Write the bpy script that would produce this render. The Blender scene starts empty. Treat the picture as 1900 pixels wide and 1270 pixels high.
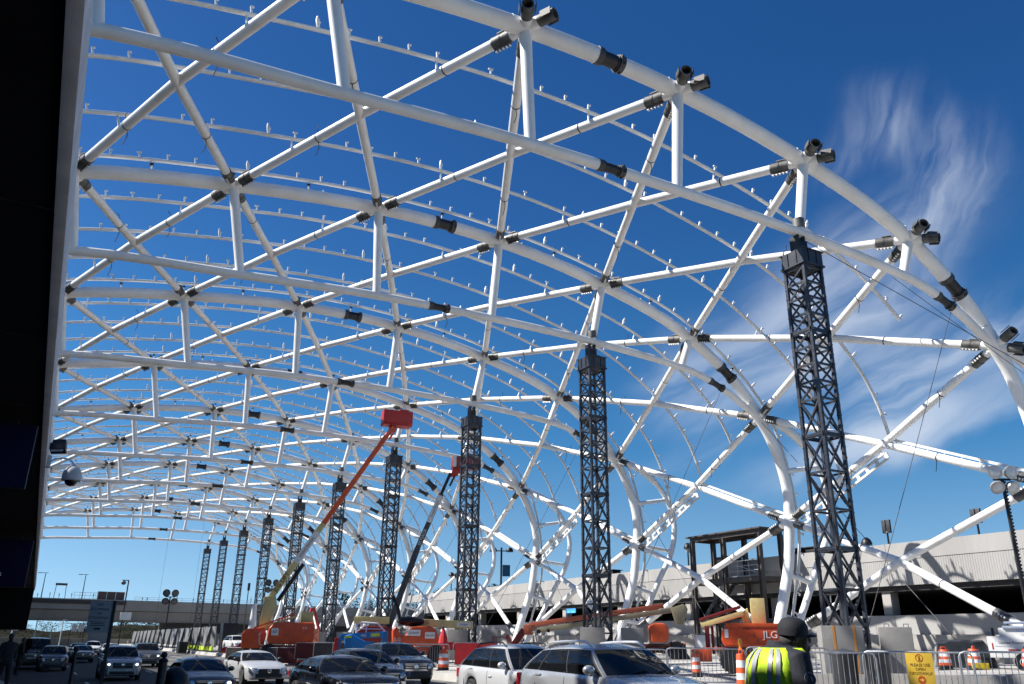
import bpy, bmesh, math, random
from mathutils import Vector, Matrix
random.seed(7)
scene = bpy.context.scene
COL = scene.collection
V = Vector
R = math.radians
PI = math.pi

# ------------------------------------------------------------------ camera
cd = bpy.data.cameras.new('camera'); cam = bpy.data.objects.new('camera', cd); COL.objects.link(cam)
scene.camera = cam
def cam_axes(yaw, pitch, roll):
    cy, sy, cp, sp, cr, sr = math.cos(yaw), math.sin(yaw), math.cos(pitch), math.sin(pitch), math.cos(roll), math.sin(roll)
    f = V((sy*cp, cy*cp, sp)); r = V((cy, -sy, 0)); u = r.cross(f)
    return cr*r + sr*u, -sr*r + cr*u, f
cr_, cu_, cf_ = cam_axes(R(28.63070), R(20.11270), R(0.73885))
CAMZ = 1.7
cam.matrix_world = Matrix(((cr_.x, cu_.x, -cf_.x, 0), (cr_.y, cu_.y, -cf_.y, 0), (cr_.z, cu_.z, -cf_.z, CAMZ), (0, 0, 0, 1)))
cd.sensor_width = 36; cd.lens = 1523.09/1900*36; cd.clip_start = 0.05; cd.clip_end = 4000

# ------------------------------------------------------------------ materials
def nodes_of(m):
    m.use_nodes = True
    nt = m.node_tree
    return nt, nt.nodes, nt.links, nt.nodes['Principled BSDF']
MATS = {}
def mat(name, col, rough=0.6, metal=0.0, var=0.12, scale=3.0, bump=0.0, bscale=40.0, coat=0.0, dirt=None, dscale=1.2, damt=0.5, spec=0.5, emit=None, estr=0.0, stretch=None):
    if name in MATS: return MATS[name]
    m = bpy.data.materials.new(name); nt, N, L, b = nodes_of(m)
    b.inputs['Roughness'].default_value = rough; b.inputs['Metallic'].default_value = metal
    b.inputs['Specular IOR Level'].default_value = spec
    if coat: b.inputs['Coat Weight'].default_value = coat; b.inputs['Coat Roughness'].default_value = 0.03
    tc = N.new('ShaderNodeTexCoord')
    src = tc.outputs['Object']
    if stretch:
        mp = N.new('ShaderNodeMapping'); mp.inputs['Scale'].default_value = stretch
        L.new(src, mp.inputs['Vector']); src = mp.outputs['Vector']
    n1 = N.new('ShaderNodeTexNoise'); n1.inputs['Scale'].default_value = scale; n1.inputs['Detail'].default_value = 6
    L.new(src, n1.inputs['Vector'])
    rp = N.new('ShaderNodeValToRGB'); e = rp.color_ramp.elements
    e[0].position = 0.3; e[1].position = 0.7
    lo = [max(0, c*(1-var)) for c in col]; hi = [min(1, c*(1+var)) for c in col]
    e[0].color = (*lo, 1); e[1].color = (*hi, 1)
    L.new(n1.outputs['Fac'], rp.inputs['Fac'])
    out = rp.outputs['Color']
    if dirt is not None:
        n2 = N.new('ShaderNodeTexNoise'); n2.inputs['Scale'].default_value = dscale; n2.inputs['Detail'].default_value = 9; n2.inputs['Roughness'].default_value = 0.7
        L.new(src, n2.inputs['Vector'])
        r2 = N.new('ShaderNodeValToRGB'); r2.color_ramp.elements[0].position = 0.48; r2.color_ramp.elements[1].position = 0.75
        L.new(n2.outputs['Fac'], r2.inputs['Fac'])
        mm = N.new('ShaderNodeMath'); mm.operation = 'MULTIPLY'; mm.inputs[1].default_value = damt
        L.new(r2.outputs['Color'], mm.inputs[0])
        mx = N.new('ShaderNodeMix'); mx.data_type = 'RGBA'
        L.new(mm.outputs[0], mx.inputs[0]); L.new(out, mx.inputs[6]); mx.inputs[7].default_value = (*dirt, 1)
        out = mx.outputs[2]
    L.new(out, b.inputs['Base Color'])
    # roughness break-up
    mr = N.new('ShaderNodeMapRange'); mr.inputs['To Min'].default_value = max(0, rough*0.8); mr.inputs['To Max'].default_value = min(1, rough*1.2)
    L.new(n1.outputs['Fac'], mr.inputs['Value']); L.new(mr.outputs['Result'], b.inputs['Roughness'])
    if bump:
        n3 = N.new('ShaderNodeTexNoise'); n3.inputs['Scale'].default_value = bscale; n3.inputs['Detail'].default_value = 8
        L.new(src, n3.inputs['Vector'])
        bp = N.new('ShaderNodeBump'); bp.inputs['Strength'].default_value = bump; bp.inputs['Distance'].default_value = 0.02
        L.new(n3.outputs['Fac'], bp.inputs['Height']); L.new(bp.outputs['Normal'], b.inputs['Normal'])
    if emit:
        b.inputs['Emission Color'].default_value = (*emit, 1); b.inputs['Emission Strength'].default_value = estr
    MATS[name] = m
    return m

WHITE = mat('white_steel_paint', (0.81, 0.80, 0.775), 0.38, 0, 0.06, 0.6, 0.04, 60, dirt=(0.42, 0.39, 0.34), dscale=0.9, damt=0.28)
PURL = mat('purlin_paint', (0.68, 0.67, 0.645), 0.42, 0, 0.08, 0.8, dirt=(0.36, 0.34, 0.31), dscale=1.5, damt=0.4)
SLEEVE = mat('bare_grey_steel', (0.10, 0.098, 0.092), 0.55, 0.3, 0.35, 2.5, 0.1, 60, dirt=(0.22, 0.21, 0.19), dscale=2.5, damt=0.6)
BLACKSL = mat('black_splice_wrap', (0.012, 0.012, 0.014), 0.45, 0, 0.3, 6, 0.15, 30)
COLLAR = mat('dark_grey_collar', (0.06, 0.06, 0.062), 0.5, 0.2, 0.3, 4)
STRAP = mat('black_strap', (0.012, 0.012, 0.013), 0.7, 0, 0.2, 6)
TOWER = mat('dark_tower_paint', (0.026, 0.031, 0.042), 0.36, 0.0, 0.35, 1.6, 0.08, 50, dirt=(0.10, 0.075, 0.05), dscale=2.2, damt=0.45)
CABLE = mat('steel_cable', (0.05, 0.05, 0.055), 0.5, 0.5, 0.2, 5)
CONC = mat('cast_concrete', (0.33, 0.31, 0.285), 0.85, 0, 0.14, 0.7, 0.25, 25, dirt=(0.20, 0.185, 0.165), dscale=0.5, damt=0.55)
CONC2 = mat('grey_block_concrete', (0.24, 0.23, 0.215), 0.88, 0, 0.2, 1.3, 0.35, 20, dirt=(0.12, 0.11, 0.10), dscale=1.2, damt=0.6)
BLACKM = mat('black_metal', (0.012, 0.012, 0.014), 0.45, 0.2, 0.25, 3)
RUBBER = mat('tyre_rubber', (0.014, 0.014, 0.014), 0.8, 0, 0.3, 5, 0.2, 40)
GALV = mat('galvanised_steel', (0.42, 0.43, 0.44), 0.38, 0.75, 0.2, 4, 0.05, 40)
CHROME = mat('bright_chrome', (0.75, 0.76, 0.78), 0.08, 1.0, 0.05, 4)
ALLOY = mat('alloy_wheel', (0.55, 0.56, 0.58), 0.25, 0.85, 0.08, 4)
GLASS = mat('dark_car_glass', (0.006, 0.007, 0.008), 0.03, 0, 0.2, 2, spec=0.35)
TRIM = mat('black_trim_plastic', (0.012, 0.012, 0.013), 0.5, 0, 0.2, 8)
LENS = mat('headlight_lens', (0.55, 0.57, 0.6), 0.06, 0.6, 0.25, 14, coat=1)
LENSLIT = mat('lit_headlight', (0.8, 0.8, 0.78), 0.1, 0, 0.05, 8, emit=(1.0, 0.95, 0.85), estr=1.6)
AMBER = mat('lit_amber_lamp', (0.8, 0.3, 0.04), 0.2, 0, 0.05, 8, emit=(1.0, 0.35, 0.05), estr=2.5)
REDLENS = mat('red_tail_lens', (0.45, 0.01, 0.02), 0.1, 0, 0.2, 12, coat=1)
ORANGE = mat('orange_machine_paint', (0.62, 0.085, 0.018), 0.4, 0, 0.1, 1.5, 0.05, 30, dirt=(0.13, 0.045, 0.02), dscale=2.6, damt=0.55)
REDP = mat('red_machine_paint', (0.42, 0.018, 0.014), 0.4, 0, 0.12, 1.5, dirt=(0.12, 0.02, 0.015), dscale=2.2, damt=0.5)
DKRED = mat('dark_red_paint', (0.17, 0.014, 0.012), 0.45, 0, 0.2, 1.5, dirt=(0.05, 0.015, 0.012), dscale=2.2, damt=0.5)
CREAM = mat('cream_boom_paint', (0.62, 0.51, 0.21), 0.42, 0, 0.1, 1.2, dirt=(0.24, 0.19, 0.11), dscale=1.7, damt=0.5)
BLUEP = mat('blue_machine_paint', (0.012, 0.17, 0.46), 0.38, 0, 0.12, 1.5, dirt=(0.02, 0.06, 0.12), dscale=2, damt=0.4)
DKGREY = mat('dark_grey_paint', (0.045, 0.047, 0.052), 0.42, 0.1, 0.25, 2, dirt=(0.09, 0.085, 0.08), dscale=2, damt=0.4)
WPAINT = mat('white_panel_paint', (0.72, 0.72, 0.70), 0.45, 0, 0.06, 2, dirt=(0.4, 0.37, 0.33), dscale=2, damt=0.3)
LABELB = mat('black_lettering', (0.01, 0.01, 0.011), 0.5, 0, 0.1, 5)
DRUMO = mat('orange_drum_plastic', (0.72, 0.10, 0.022), 0.45, 0, 0.1, 4, dirt=(0.25, 0.06, 0.03), dscale=4, damt=0.45)
DRUMW = mat('white_reflective_band', (0.72, 0.72, 0.72), 0.35, 0, 0.08, 6, dirt=(0.35, 0.32, 0.3), dscale=5, damt=0.4)
SIGNY = mat('yellow_sign_board', (0.62, 0.40, 0.035), 0.5, 0, 0.06, 3)
REDSIGN = mat('red_sign_ink', (0.42, 0.05, 0.015), 0.5, 0, 0.1, 4)
SHADEBLK = mat('shade_black_panel', (0.008, 0.008, 0.009), 0.8, 0, 0.25, 0.8, spec=0.08)  # near-black colour stands in for deep shade under the overhang
NAVY = mat('dark_blue_sign_panel', (0.003, 0.004, 0.032), 0.6, 0, 0.1, 1, spec=0.1)
STUCCO = mat('grey_stucco', (0.62, 0.61, 0.62), 0.9, 0, 0.12, 2, 0.6, 90)

# ------------------------------------------------------------------ mesh builder
class MB:
    def __init__(s): s.v = []; s.f = []; s.m = []
    def add(s, vs, fs, m=0):
        o = len(s.v); s.v += [tuple(v) for v in vs]
        for f in fs: s.f.append([i+o for i in f]); s.m.append(m)
    def box(s, c, size, rz=0.0, m=0, rot=None, taper=1.0):
        hx, hy, hz = size[0]/2, size[1]/2, size[2]/2
        M = rot if rot is not None else Matrix.Rotation(rz, 3, 'Z')
        vs = []
        for z in (-1, 1):
            t = taper if z > 0 else 1
            for x, y in ((-1, -1), (1, -1), (1, 1), (-1, 1)):
                vs.append(V(c) + M @ V((x*hx*t, y*hy*t, z*hz)))
        s.add(vs, [(3, 2, 1, 0), (4, 5, 6, 7), (0, 1, 5, 4), (1, 2, 6, 5), (2, 3, 7, 6), (3, 0, 4, 7)], m)
    def beam(s, a, b, w, h=None, m=0, up=(0, 0, 1)):
        a, b = V(a), V(b); h = h or w; d = b-a; L = d.length
        if L < 1e-6: return
        d /= L; u = V(up)
        if abs(d.dot(u)) > 0.98: u = V((1, 0, 0))
        x = d.cross(u).normalized(); z = x.cross(d)
        s.box((a+b)/2, (w, L, h), m=m, rot=Matrix((x, d, z)).transposed())
    def tube(s, pts, r, seg=12, m=0, caps=True):
        pts = [V(p) for p in pts]; n = len(pts)
        rs = r if isinstance(r, (list, tuple)) else [r]*n
        t0 = (pts[1]-pts[0]).normalized()
        u = V((0, 0, 1)) if abs(t0.z) < 0.95 else V((1, 0, 0))
        x = t0.cross(u).normalized(); vs = []; prev = t0
        for i, p in enumerate(pts):
            t = (pts[min(i+1, n-1)]-pts[max(i-1, 0)]).normalized()
            q = prev.rotation_difference(t); x = q @ x; x = (x - t*x.dot(t)).normalized(); prev = t
            y = t.cross(x)
            for k in range(seg):
                a = 2*PI*k/seg; vs.append(p + (x*math.cos(a)+y*math.sin(a))*rs[i])
        fs = []
        for i in range(n-1):
            for k in range(seg):
                a = i*seg+k; b = i*seg+(k+1) % seg; fs.append((a, b, b+seg, a+seg))
        if caps: fs.append(tuple(range(seg-1, -1, -1))); fs.append(tuple((n-1)*seg+k for k in range(seg)))
        s.add(vs, fs, m)
    def cyl(s, a, b, r, seg=12, m=0, r2=None): s.tube([a, b], [r, r if r2 is None else r2], seg, m)
    def lathe(s, prof, org=(0, 0, 0), axis=(0, 0, 1), seg=20, m=0, mats=None):
        ax = V(axis).normalized(); u = V((1, 0, 0)) if abs(ax.x) < 0.9 else V((0, 1, 0))
        x = ax.cross(u).normalized(); y = ax.cross(x); org = V(org); n = len(prof); vs = []
        for r, t in prof:
            for k in range(seg):
                a = 2*PI*k/seg; vs.append(org + ax*t + (x*math.cos(a)+y*math.sin(a))*max(r, 1e-4))
        base = len(s.v); s.add(vs, [], 0)
        for i in range(n-1):
            for k in range(seg):
                a = base+i*seg+k; b = base+i*seg+(k+1) % seg
                s.f.append([a, b, b+seg, a+seg]); s.m.append(mats[i] if mats else m)
        if prof[0][0] > 1e-3: s.f.append([base+k for k in range(seg-1, -1, -1)]); s.m.append(mats[0] if mats else m)
        if prof[-1][0] > 1e-3: s.f.append([base+(n-1)*seg+k for k in range(seg)]); s.m.append(mats[-1] if mats else m)
    def prism(s, poly, org, ux, uy, depth, m=0):
        ux, uy, org = V(ux), V(uy), V(org); w = ux.cross(uy).normalized()*depth; n = len(poly)
        a = [org+ux*p[0]+uy*p[1] for p in poly]; b = [q+w for q in a]
        fs = [tuple(range(n-1, -1, -1)), tuple(range(n, 2*n))]
        for i in range(n): j = (i+1) % n; fs.append((i, j, n+j, n+i))
        s.add(a+b, fs, m)
    def sphere(s, c, r, m=0, seg=14, rings=8, sc=(1, 1, 1)):
        vs = [V(c)+V((0, 0, r*sc[2]))]
        for i in range(1, rings):
            th = PI*i/rings
            for k in range(seg):
                a = 2*PI*k/seg; vs.append(V(c)+V((r*math.sin(th)*math.cos(a)*sc[0], r*math.sin(th)*math.sin(a)*sc[1], r*math.cos(th)*sc[2])))
        vs.append(V(c)-V((0, 0, r*sc[2]))); fs = []
        for k in range(seg): fs.append((0, 1+k, 1+(k+1) % seg))
        for i in range(rings-2):
            for k in range(seg):
                a = 1+i*seg+k; b = 1+i*seg+(k+1) % seg; fs.append((a, a+seg, b+seg, b))
        e = len(vs)-1
        for k in range(seg): fs.append((e, 1+(rings-2)*seg+(k+1) % seg, 1+(rings-2)*seg+k))
        s.add(vs, fs, m)
    def grid(s, rows, m=0, flip=False):
        n = len(rows[0]); vs = [p for r in rows for p in r]; fs = []
        for i in range(len(rows)-1):
            for k in range(n-1):
                a = i*n+k; f = (a, a+1, a+n+1, a+n); fs.append(f[::-1] if flip else f)
        s.add(vs, fs, m)
    def build(s, name, mats, parent=None, bevel=0.0, angle=35, recalc=True, segs=2):
        if not isinstance(mats, (list, tuple)): mats = [mats]
        me = bpy.data.meshes.new(name); me.from_pydata(s.v, [], s.f)
        for mm in mats: me.materials.append(mm)
        me.polygons.foreach_set('material_index', s.m); me.update()
        if recalc or bevel:
            bm = bmesh.new(); bm.from_mesh(me)
            if recalc: bmesh.ops.recalc_face_normals(bm, faces=bm.faces)
            if bevel:
                es = [e for e in bm.edges if len(e.link_faces) == 2 and e.calc_face_angle(0) > R(28)]
                try: bmesh.ops.bevel(bm, geom=es, offset=bevel, segments=segs, affect='EDGES', profile=0.6, clamp_overlap=True)
                except Exception: pass
            bm.to_mesh(me); bm.free()
        me.shade_smooth(); me.set_sharp_from_angle(angle=R(angle))
        o = bpy.data.objects.new(name, me); COL.objects.link(o)
        if parent: o.parent = parent
        return o
def empty(name, loc=(0, 0, 0), rz=0.0):
    o = bpy.data.objects.new(name, None); COL.objects.link(o); o.location = loc; o.rotation_euler = (0, 0, rz)
    o.empty_display_size = 0.3
    return o
def tag(o, label, cat, group=None):
    o['label'] = label; o['category'] = cat
    if group: o['group'] = group
    return o
def struct(o): o['kind'] = 'structure'; return o
def copy_tree(o, parent=None):
    c = o.copy(); COL.objects.link(c)
    if parent: c.parent = parent
    for ch in list(o.children): copy_tree(ch, c)
    return c
def text_mesh(body, size, depth=0.004, align='CENTER', spacing=1.0):
    cu = bpy.data.curves.new('lettering', 'FONT'); cu.body = body; cu.size = size; cu.extrude = depth
    cu.align_x = align; cu.align_y = 'CENTER'; cu.space_line = spacing; cu.resolution_u = 3
    ob = bpy.data.objects.new('lettering', cu); COL.objects.link(ob)
    dg = bpy.context.evaluated_depsgraph_get()
    me = bpy.data.meshes.new_from_object(ob.evaluated_get(dg)); bpy.data.objects.remove(ob)
    return me
def lettering(body, size, org, ux, uy, m, parent, depth=0.004, align='CENTER', spacing=1.0, name='lettering'):
    me = text_mesh(body, size, depth, align, spacing)
    ux, uy = V(ux).normalized(), V(uy).normalized(); w = ux.cross(uy)
    M = Matrix((ux, uy, w)).transposed().to_4x4(); M.translation = V(org)
    me.transform(M); me.materials.clear(); me.materials.append(m)
    o = bpy.data.objects.new(name, me); COL.objects.link(o); o.parent = parent
    return o
def catmull(P, t):
    n = len(P); i = max(0, min(n-2, int(math.floor(t)))); u = t-i
    p1, p2 = V(P[i]), V(P[i+1])
    p0 = V(P[i-1]) if i > 0 else p1*2-p2
    p3 = V(P[i+2]) if i+2 < n else p2*2-p1
    return 0.5*((2*p1)+(p2-p0)*u+(2*p0-5*p1+4*p2-p3)*u*u+(3*p1-p0-3*p2+p3)*u*u*u)

# ------------------------------------------------------------------ world: sky and sun
SUN_AZ, SUN_EL = R(-62), R(45.3)
w = bpy.data.worlds.new('World'); scene.world = w; w.use_nodes = True
N, L = w.node_tree.nodes, w.node_tree.links
bg = N['Background']; bg.inputs['Strength'].default_value = 0.089
sky = N.new('ShaderNodeTexSky'); sky.sky_type = 'NISHITA'; sky.sun_disc = False
sky.sun_elevation = SUN_EL; sky.sun_rotation = SUN_AZ
sky.altitude = 300; sky.air_density = 1.0; sky.dust_density = 0.25; sky.ozone_density = 3.0
tc = N.new('ShaderNodeTexCoord')
def nd_math(op, a, b=None, clamp=False):
    mm = N.new('ShaderNodeMath'); mm.operation = op; mm.use_clamp = clamp
    for k, q in enumerate((a, b)):
        if q is None: continue
        if isinstance(q, (int, float)): mm.inputs[k].default_value = q
        else: L.new(q, mm.inputs[k])
    return mm.outputs[0]
sx_ = N.new('ShaderNodeSeparateXYZ'); L.new(tc.outputs['Generated'], sx_.inputs[0])
DX, DY, DZ = sx_.outputs
cx_ = N.new('ShaderNodeCombineXYZ'); L.new(DX, cx_.inputs[0]); L.new(DY, cx_.inputs[1])
L.new(nd_math('MAXIMUM', nd_math('ADD', nd_math('MULTIPLY', DZ, 0.93), 0.13), 0.12), cx_.inputs[2]); L.new(cx_.outputs[0], sky.inputs['Vector'])
def zmap(a, b, c, d):
    mr = N.new('ShaderNodeMapRange'); mr.inputs['From Min'].default_value = a; mr.inputs['From Max'].default_value = b
    mr.inputs['To Min'].default_value = c; mr.inputs['To Max'].default_value = d; L.new(DZ, mr.inputs['Value']); return mr.outputs['Result']
hs = N.new('ShaderNodeHueSaturation');  L.new(sky.outputs['Color'], hs.inputs['Color'])
L.new(zmap(0.05, 0.22, 1.04, 1.33), hs.inputs['Saturation']); L.new(zmap(0.05, 0.5, 0.486, 0.508), hs.inputs['Hue']); L.new(zmap(0.04, 0.62, 0.95, 0.74), hs.inputs['Value'])
# high cirrus, laid out in azimuth and elevation (degrees)
az_ = nd_math('MULTIPLY', nd_math('ARCTAN2', DX, DY), 57.2958); el_ = nd_math('MULTIPLY', nd_math('ARCSINE', DZ), 57.2958)
ae = N.new('ShaderNodeCombineXYZ'); L.new(az_, ae.inputs[0]); L.new(el_, ae.inputs[1])
wz = N.new('ShaderNodeTexNoise'); wz.inputs['Scale'].default_value = 0.16; wz.inputs['Detail'].default_value = 4; L.new(ae.outputs[0], wz.inputs['Vector'])
wv = N.new('ShaderNodeVectorMath'); wv.operation = 'MULTIPLY_ADD'; wv.inputs[1].default_value = (3.4, 3.4, 0); wv.inputs[2].default_value = (-1.7, -1.7, 0); L.new(wz.outputs['Color'], wv.inputs[0])
aw = N.new('ShaderNodeVectorMath'); aw.operation = 'ADD'; L.new(ae.outputs[0], aw.inputs[0]); L.new(wv.outputs[0], aw.inputs[1])
def blob(a, e, ra, rb, rot, amp):
    mp = N.new('ShaderNodeMapping'); mp.vector_type = 'TEXTURE'; mp.inputs['Location'].default_value = (a, e, 0); mp.inputs['Rotation'].default_value = (0, 0, R(rot)); mp.inputs['Scale'].default_value = (ra, rb, 1)
    L.new(aw.outputs[0], mp.inputs['Vector'])
    ln = N.new('ShaderNodeVectorMath'); ln.operation = 'LENGTH'; L.new(mp.outputs[0], ln.inputs[0])
    mr = N.new('ShaderNodeMapRange'); mr.interpolation_type = 'SMOOTHERSTEP'; mr.inputs['From Min'].default_value = 1.25; mr.inputs['From Max'].default_value = 0.0
    mr.inputs['To Max'].default_value = amp; L.new(ln.outputs['Value'], mr.inputs['Value']); return mr.outputs['Result']
def fibres(rot, sx, sy, lo, hi, seed):
    mp = N.new('ShaderNodeMapping'); mp.vector_type = 'TEXTURE'; mp.inputs['Rotation'].default_value = (0, 0, R(rot)); mp.inputs['Scale'].default_value = (1/sx, 1/sy, 1); mp.inputs['Location'].default_value = (seed, seed*1.7, 0)
    L.new(aw.outputs[0], mp.inputs['Vector'])
    nz = N.new('ShaderNodeTexNoise'); nz.inputs['Scale'].default_value = 1.0; nz.inputs['Detail'].default_value = 9; nz.inputs['Roughness'].default_value = 0.52; nz.inputs['Distortion'].default_value = 0.5
    L.new(mp.outputs[0], nz.inputs['Vector'])
    mr = N.new('ShaderNodeMapRange'); mr.interpolation_type = 'SMOOTHSTEP'; mr.inputs['From Min'].default_value = lo; mr.inputs['From Max'].default_value = hi; L.new(nz.outputs['Fac'], mr.inputs['Value']); return mr.outputs['Result']
def total(lst):
    o = None
    for q in lst: o = blob(*q) if o is None else nd_math('ADD', o, blob(*q), True)
    return o
c1 = nd_math('MULTIPLY', total([(57.4, 32.8, 4.2, 2.8, 0, 0.28), (59.6, 29.4, 5.0, 3.6, -55, 0.40), (58.2, 25.2, 7.5, 3.4, 52, 0.46), (54.2, 31.0, 3.6, 2.2, 20, 0.24)]), fibres(62, 0.085, 0.42, 0.30, 0.80, 5.3))
c2 = nd_math('MULTIPLY', total([(52.5, 22.5, 11, 5.0, 25, 0.55), (49.5, 17.5, 12, 5.2, 8, 0.50), (57.5, 16.0, 10, 4.2, 22, 0.68), (41.5, 17.0, 5, 4.6, 30, 0.30), (53, 12.2, 11, 2.0, 14, 0.50), (41, 12.0, 6, 1.3, 18, 0.26)]), fibres(22, 0.06, 0.34, 0.27, 0.76, 7.7))
cl = nd_math('ADD', c1, c2, True)
mixc = N.new('ShaderNodeMix'); mixc.data_type = 'RGBA'
L.new(cl, mixc.inputs[0]); L.new(hs.outputs['Color'], mixc.inputs[6]); mixc.inputs[7].default_value = (4.7, 5.2, 6.0, 1)
L.new(mixc.outputs[2], bg.inputs['Color'])

sl = bpy.data.lights.new('sun', 'SUN'); sun = bpy.data.objects.new('sun', sl); COL.objects.link(sun)
sl.energy = 5.0; sl.angle = R(0.53); sl.color = (1.0, 0.965, 0.915)
sd = V((math.sin(SUN_AZ)*math.cos(SUN_EL), math.cos(SUN_AZ)*math.cos(SUN_EL), math.sin(SUN_EL)))
sun.rotation_euler = sd.to_track_quat('Z', 'Y').to_euler(); sun.location = (0, 0, 60)
vs_ = scene.view_settings; vs_.view_transform = 'Standard'; vs_.look = 'None'; vs_.exposure = 0.8; vs_.gamma = 1.0
scene.cycles.max_bounces = 6; scene.cycles.diffuse_bounces = 3; scene.cycles.glossy_bounces = 3
# ------------------------------------------------------------------ ground
def gz(x, y=50.0):
    if y < 24 and x > 12.6: return 0.35+0.031*(min(x, 32)-12.6)
    if x < -1.4: return 0.0
    if x < 16: return -0.2+0.02*x
    return 0.42+0.0331*(min(x, 32)-16)
def strip(name, prof, y0, y1, m, ny=2):
    b = MB(); rows = []
    for i in range(ny+1):
        y = y0+(y1-y0)*i/ny
        rows.append([V((x, y, z)) for x, z in prof])
    b.grid(rows); o = b.build(name, m, recalc=False); return struct(o)
SHADE_ROAD = mat('shade_dark_road', (0.062, 0.061, 0.060), 0.9, 0, 0.22, 0.6, 0.35, 55, dirt=(0.035, 0.034, 0.033), dscale=0.35, damt=0.6, spec=0.2)  # road colour darkened to stand for the terminal's shade
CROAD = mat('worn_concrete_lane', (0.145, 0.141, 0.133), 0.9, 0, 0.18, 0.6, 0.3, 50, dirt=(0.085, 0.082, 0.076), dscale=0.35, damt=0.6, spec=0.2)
PAD = mat('dusty_site_ground', (0.40, 0.385, 0.355), 0.95, 0, 0.2, 0.4, 0.4, 30, dirt=(0.25, 0.23, 0.20), dscale=0.3, damt=0.6)
WALK = mat('pavement_concrete', (0.34, 0.325, 0.305), 0.9, 0, 0.12, 0.8, 0.25, 40, dirt=(0.16, 0.15, 0.14), dscale=0.7, damt=0.5)
LINE = mat('worn_white_line', (0.55, 0.54, 0.50), 0.7, 0, 0.1, 3, dirt=(0.12, 0.115, 0.11), dscale=5, damt=0.8)
EARTH = mat('far_ground', (0.06, 0.06, 0.042), 0.95, 0, 0.3, 0.02, spec=0.0)
b = MB(); b.grid([[V((x, y, -0.6)) for x in (-3000, -300, 0, 300, 3000)] for y in (-3000, -300, 0, 300, 3000)])
struct(b.build('ground', EARTH, recalc=False))
strip('road', [(-4, -0.28), (-1.4, -0.228), (5, -0.1), (8.2, -0.036)], -60, 330, SHADE_ROAD, 40)
strip('concrete_lane', [(8.2, -0.036), (12, 0.04), (17, 0.14)], -60, 330, CROAD, 40)  # sunlit side of the road, split off to keep its paler colour
strip('site_ground', [(15.9, 0.05), (16.0, 0.42), (24, 0.685), (32, 0.95), (46.0, 0.95), (70, 0.95)], -60, 330, PAD, 40)
b = MB()
wp = [(-30, -60), (2.65, -60), (2.65, 19), (2.4, 23), (1.7, 28), (0.6, 33.5), (-0.4, 39), (-1.1, 45), (-1.4, 52), (-1.4, 140), (-30, 140)]
b.prism(wp, (0, 0, -0.5), (1, 0, 0), (0, 1, 0), 0.5); struct(b.build('pavement', WALK, bevel=0.02))
b = MB(); isl = [(12.6, -60), (12.6, 20.5), (13.2, 22.8), (14.6, 24.0), (24, 24.0), (32, 24.0), (36, 24), (36, -60)]
ring_t = [V((x, y, gz(x, 10))) for x, y in isl]; ring_b = [V((x, y, -0.5)) for x, y in isl]
n = len(isl); fs = [tuple(range(n))] + [(i, (i+1) % n, n+(i+1) % n, n+i) for i in range(n)]
b.add(ring_t+ring_b, fs); struct(b.build('pavement_island', WALK))
def dash(name, x, y0, y1, wd, gap=0, ln=3.0):
    b = MB(); y = y0
    while y < y1:
        e = min(y1, y+ln) if gap else y1
        b.add([(x-wd/2, y, -0.2+0.02*(x-wd/2)+0.004), (x+wd/2, y, -0.2+0.02*(x+wd/2)+0.004), (x+wd/2, e, -0.2+0.02*(x+wd/2)+0.004), (x-wd/2, e, -0.2+0.02*(x-wd/2)+0.004)], [(0, 1, 2, 3)])
        y = e+gap if gap else y1
    struct(b.build(name, LINE, recalc=False))
dash('lane_line', 2.45, 4, 200, 0.12, 9); dash('lane_line', 6.15, 4, 200, 0.12, 9); dash('lane_line', 9.7, 18, 200, 0.12, 9)
dash('edge_line', 12.2, 26, 200, 0.14)
b = MB()
for k in range(9):
    x = 2.0+k*1.15
    z = -0.2+0.02*x+0.004
    b.add([(x, 5.5, z), (x+0.55, 5.5, z+0.011), (x+0.55, 8.6, z+0.011), (x, 8.6, z)], [(0, 1, 2, 3)])
struct(b.build('crosswalk_marking', LINE, recalc=False))

# ------------------------------------------------------------------ terminal building
ZS, XE = 7.3, -0.594
tb = empty('terminal_building', (-8, 40, 0)); tag(tb, 'dark terminal building with a deep shade-black overhang and grey stucco edge along the left', 'building')
def lp(o, root):  # keep world coordinates for a part of a thing placed at root
    o.location = -root.location; return o
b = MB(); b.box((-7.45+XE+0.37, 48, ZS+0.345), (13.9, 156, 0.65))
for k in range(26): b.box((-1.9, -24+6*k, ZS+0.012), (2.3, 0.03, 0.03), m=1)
lp(b.build('soffit', [SHADEBLK, BLACKM], tb), tb)
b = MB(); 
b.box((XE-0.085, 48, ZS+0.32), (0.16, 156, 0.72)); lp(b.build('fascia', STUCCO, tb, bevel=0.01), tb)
b = MB(); b.box((-16.4, 48, 7), (4.6, 156, 14)); b.box((-7.45, 121, 4.85), (13.6, 0.5, 4.86)); lp(b.build('wall', SHADEBLK, tb), tb)
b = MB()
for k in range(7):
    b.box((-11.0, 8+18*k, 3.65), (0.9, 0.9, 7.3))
lp(b.build('column', SHADEBLK, tb), tb)
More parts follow.
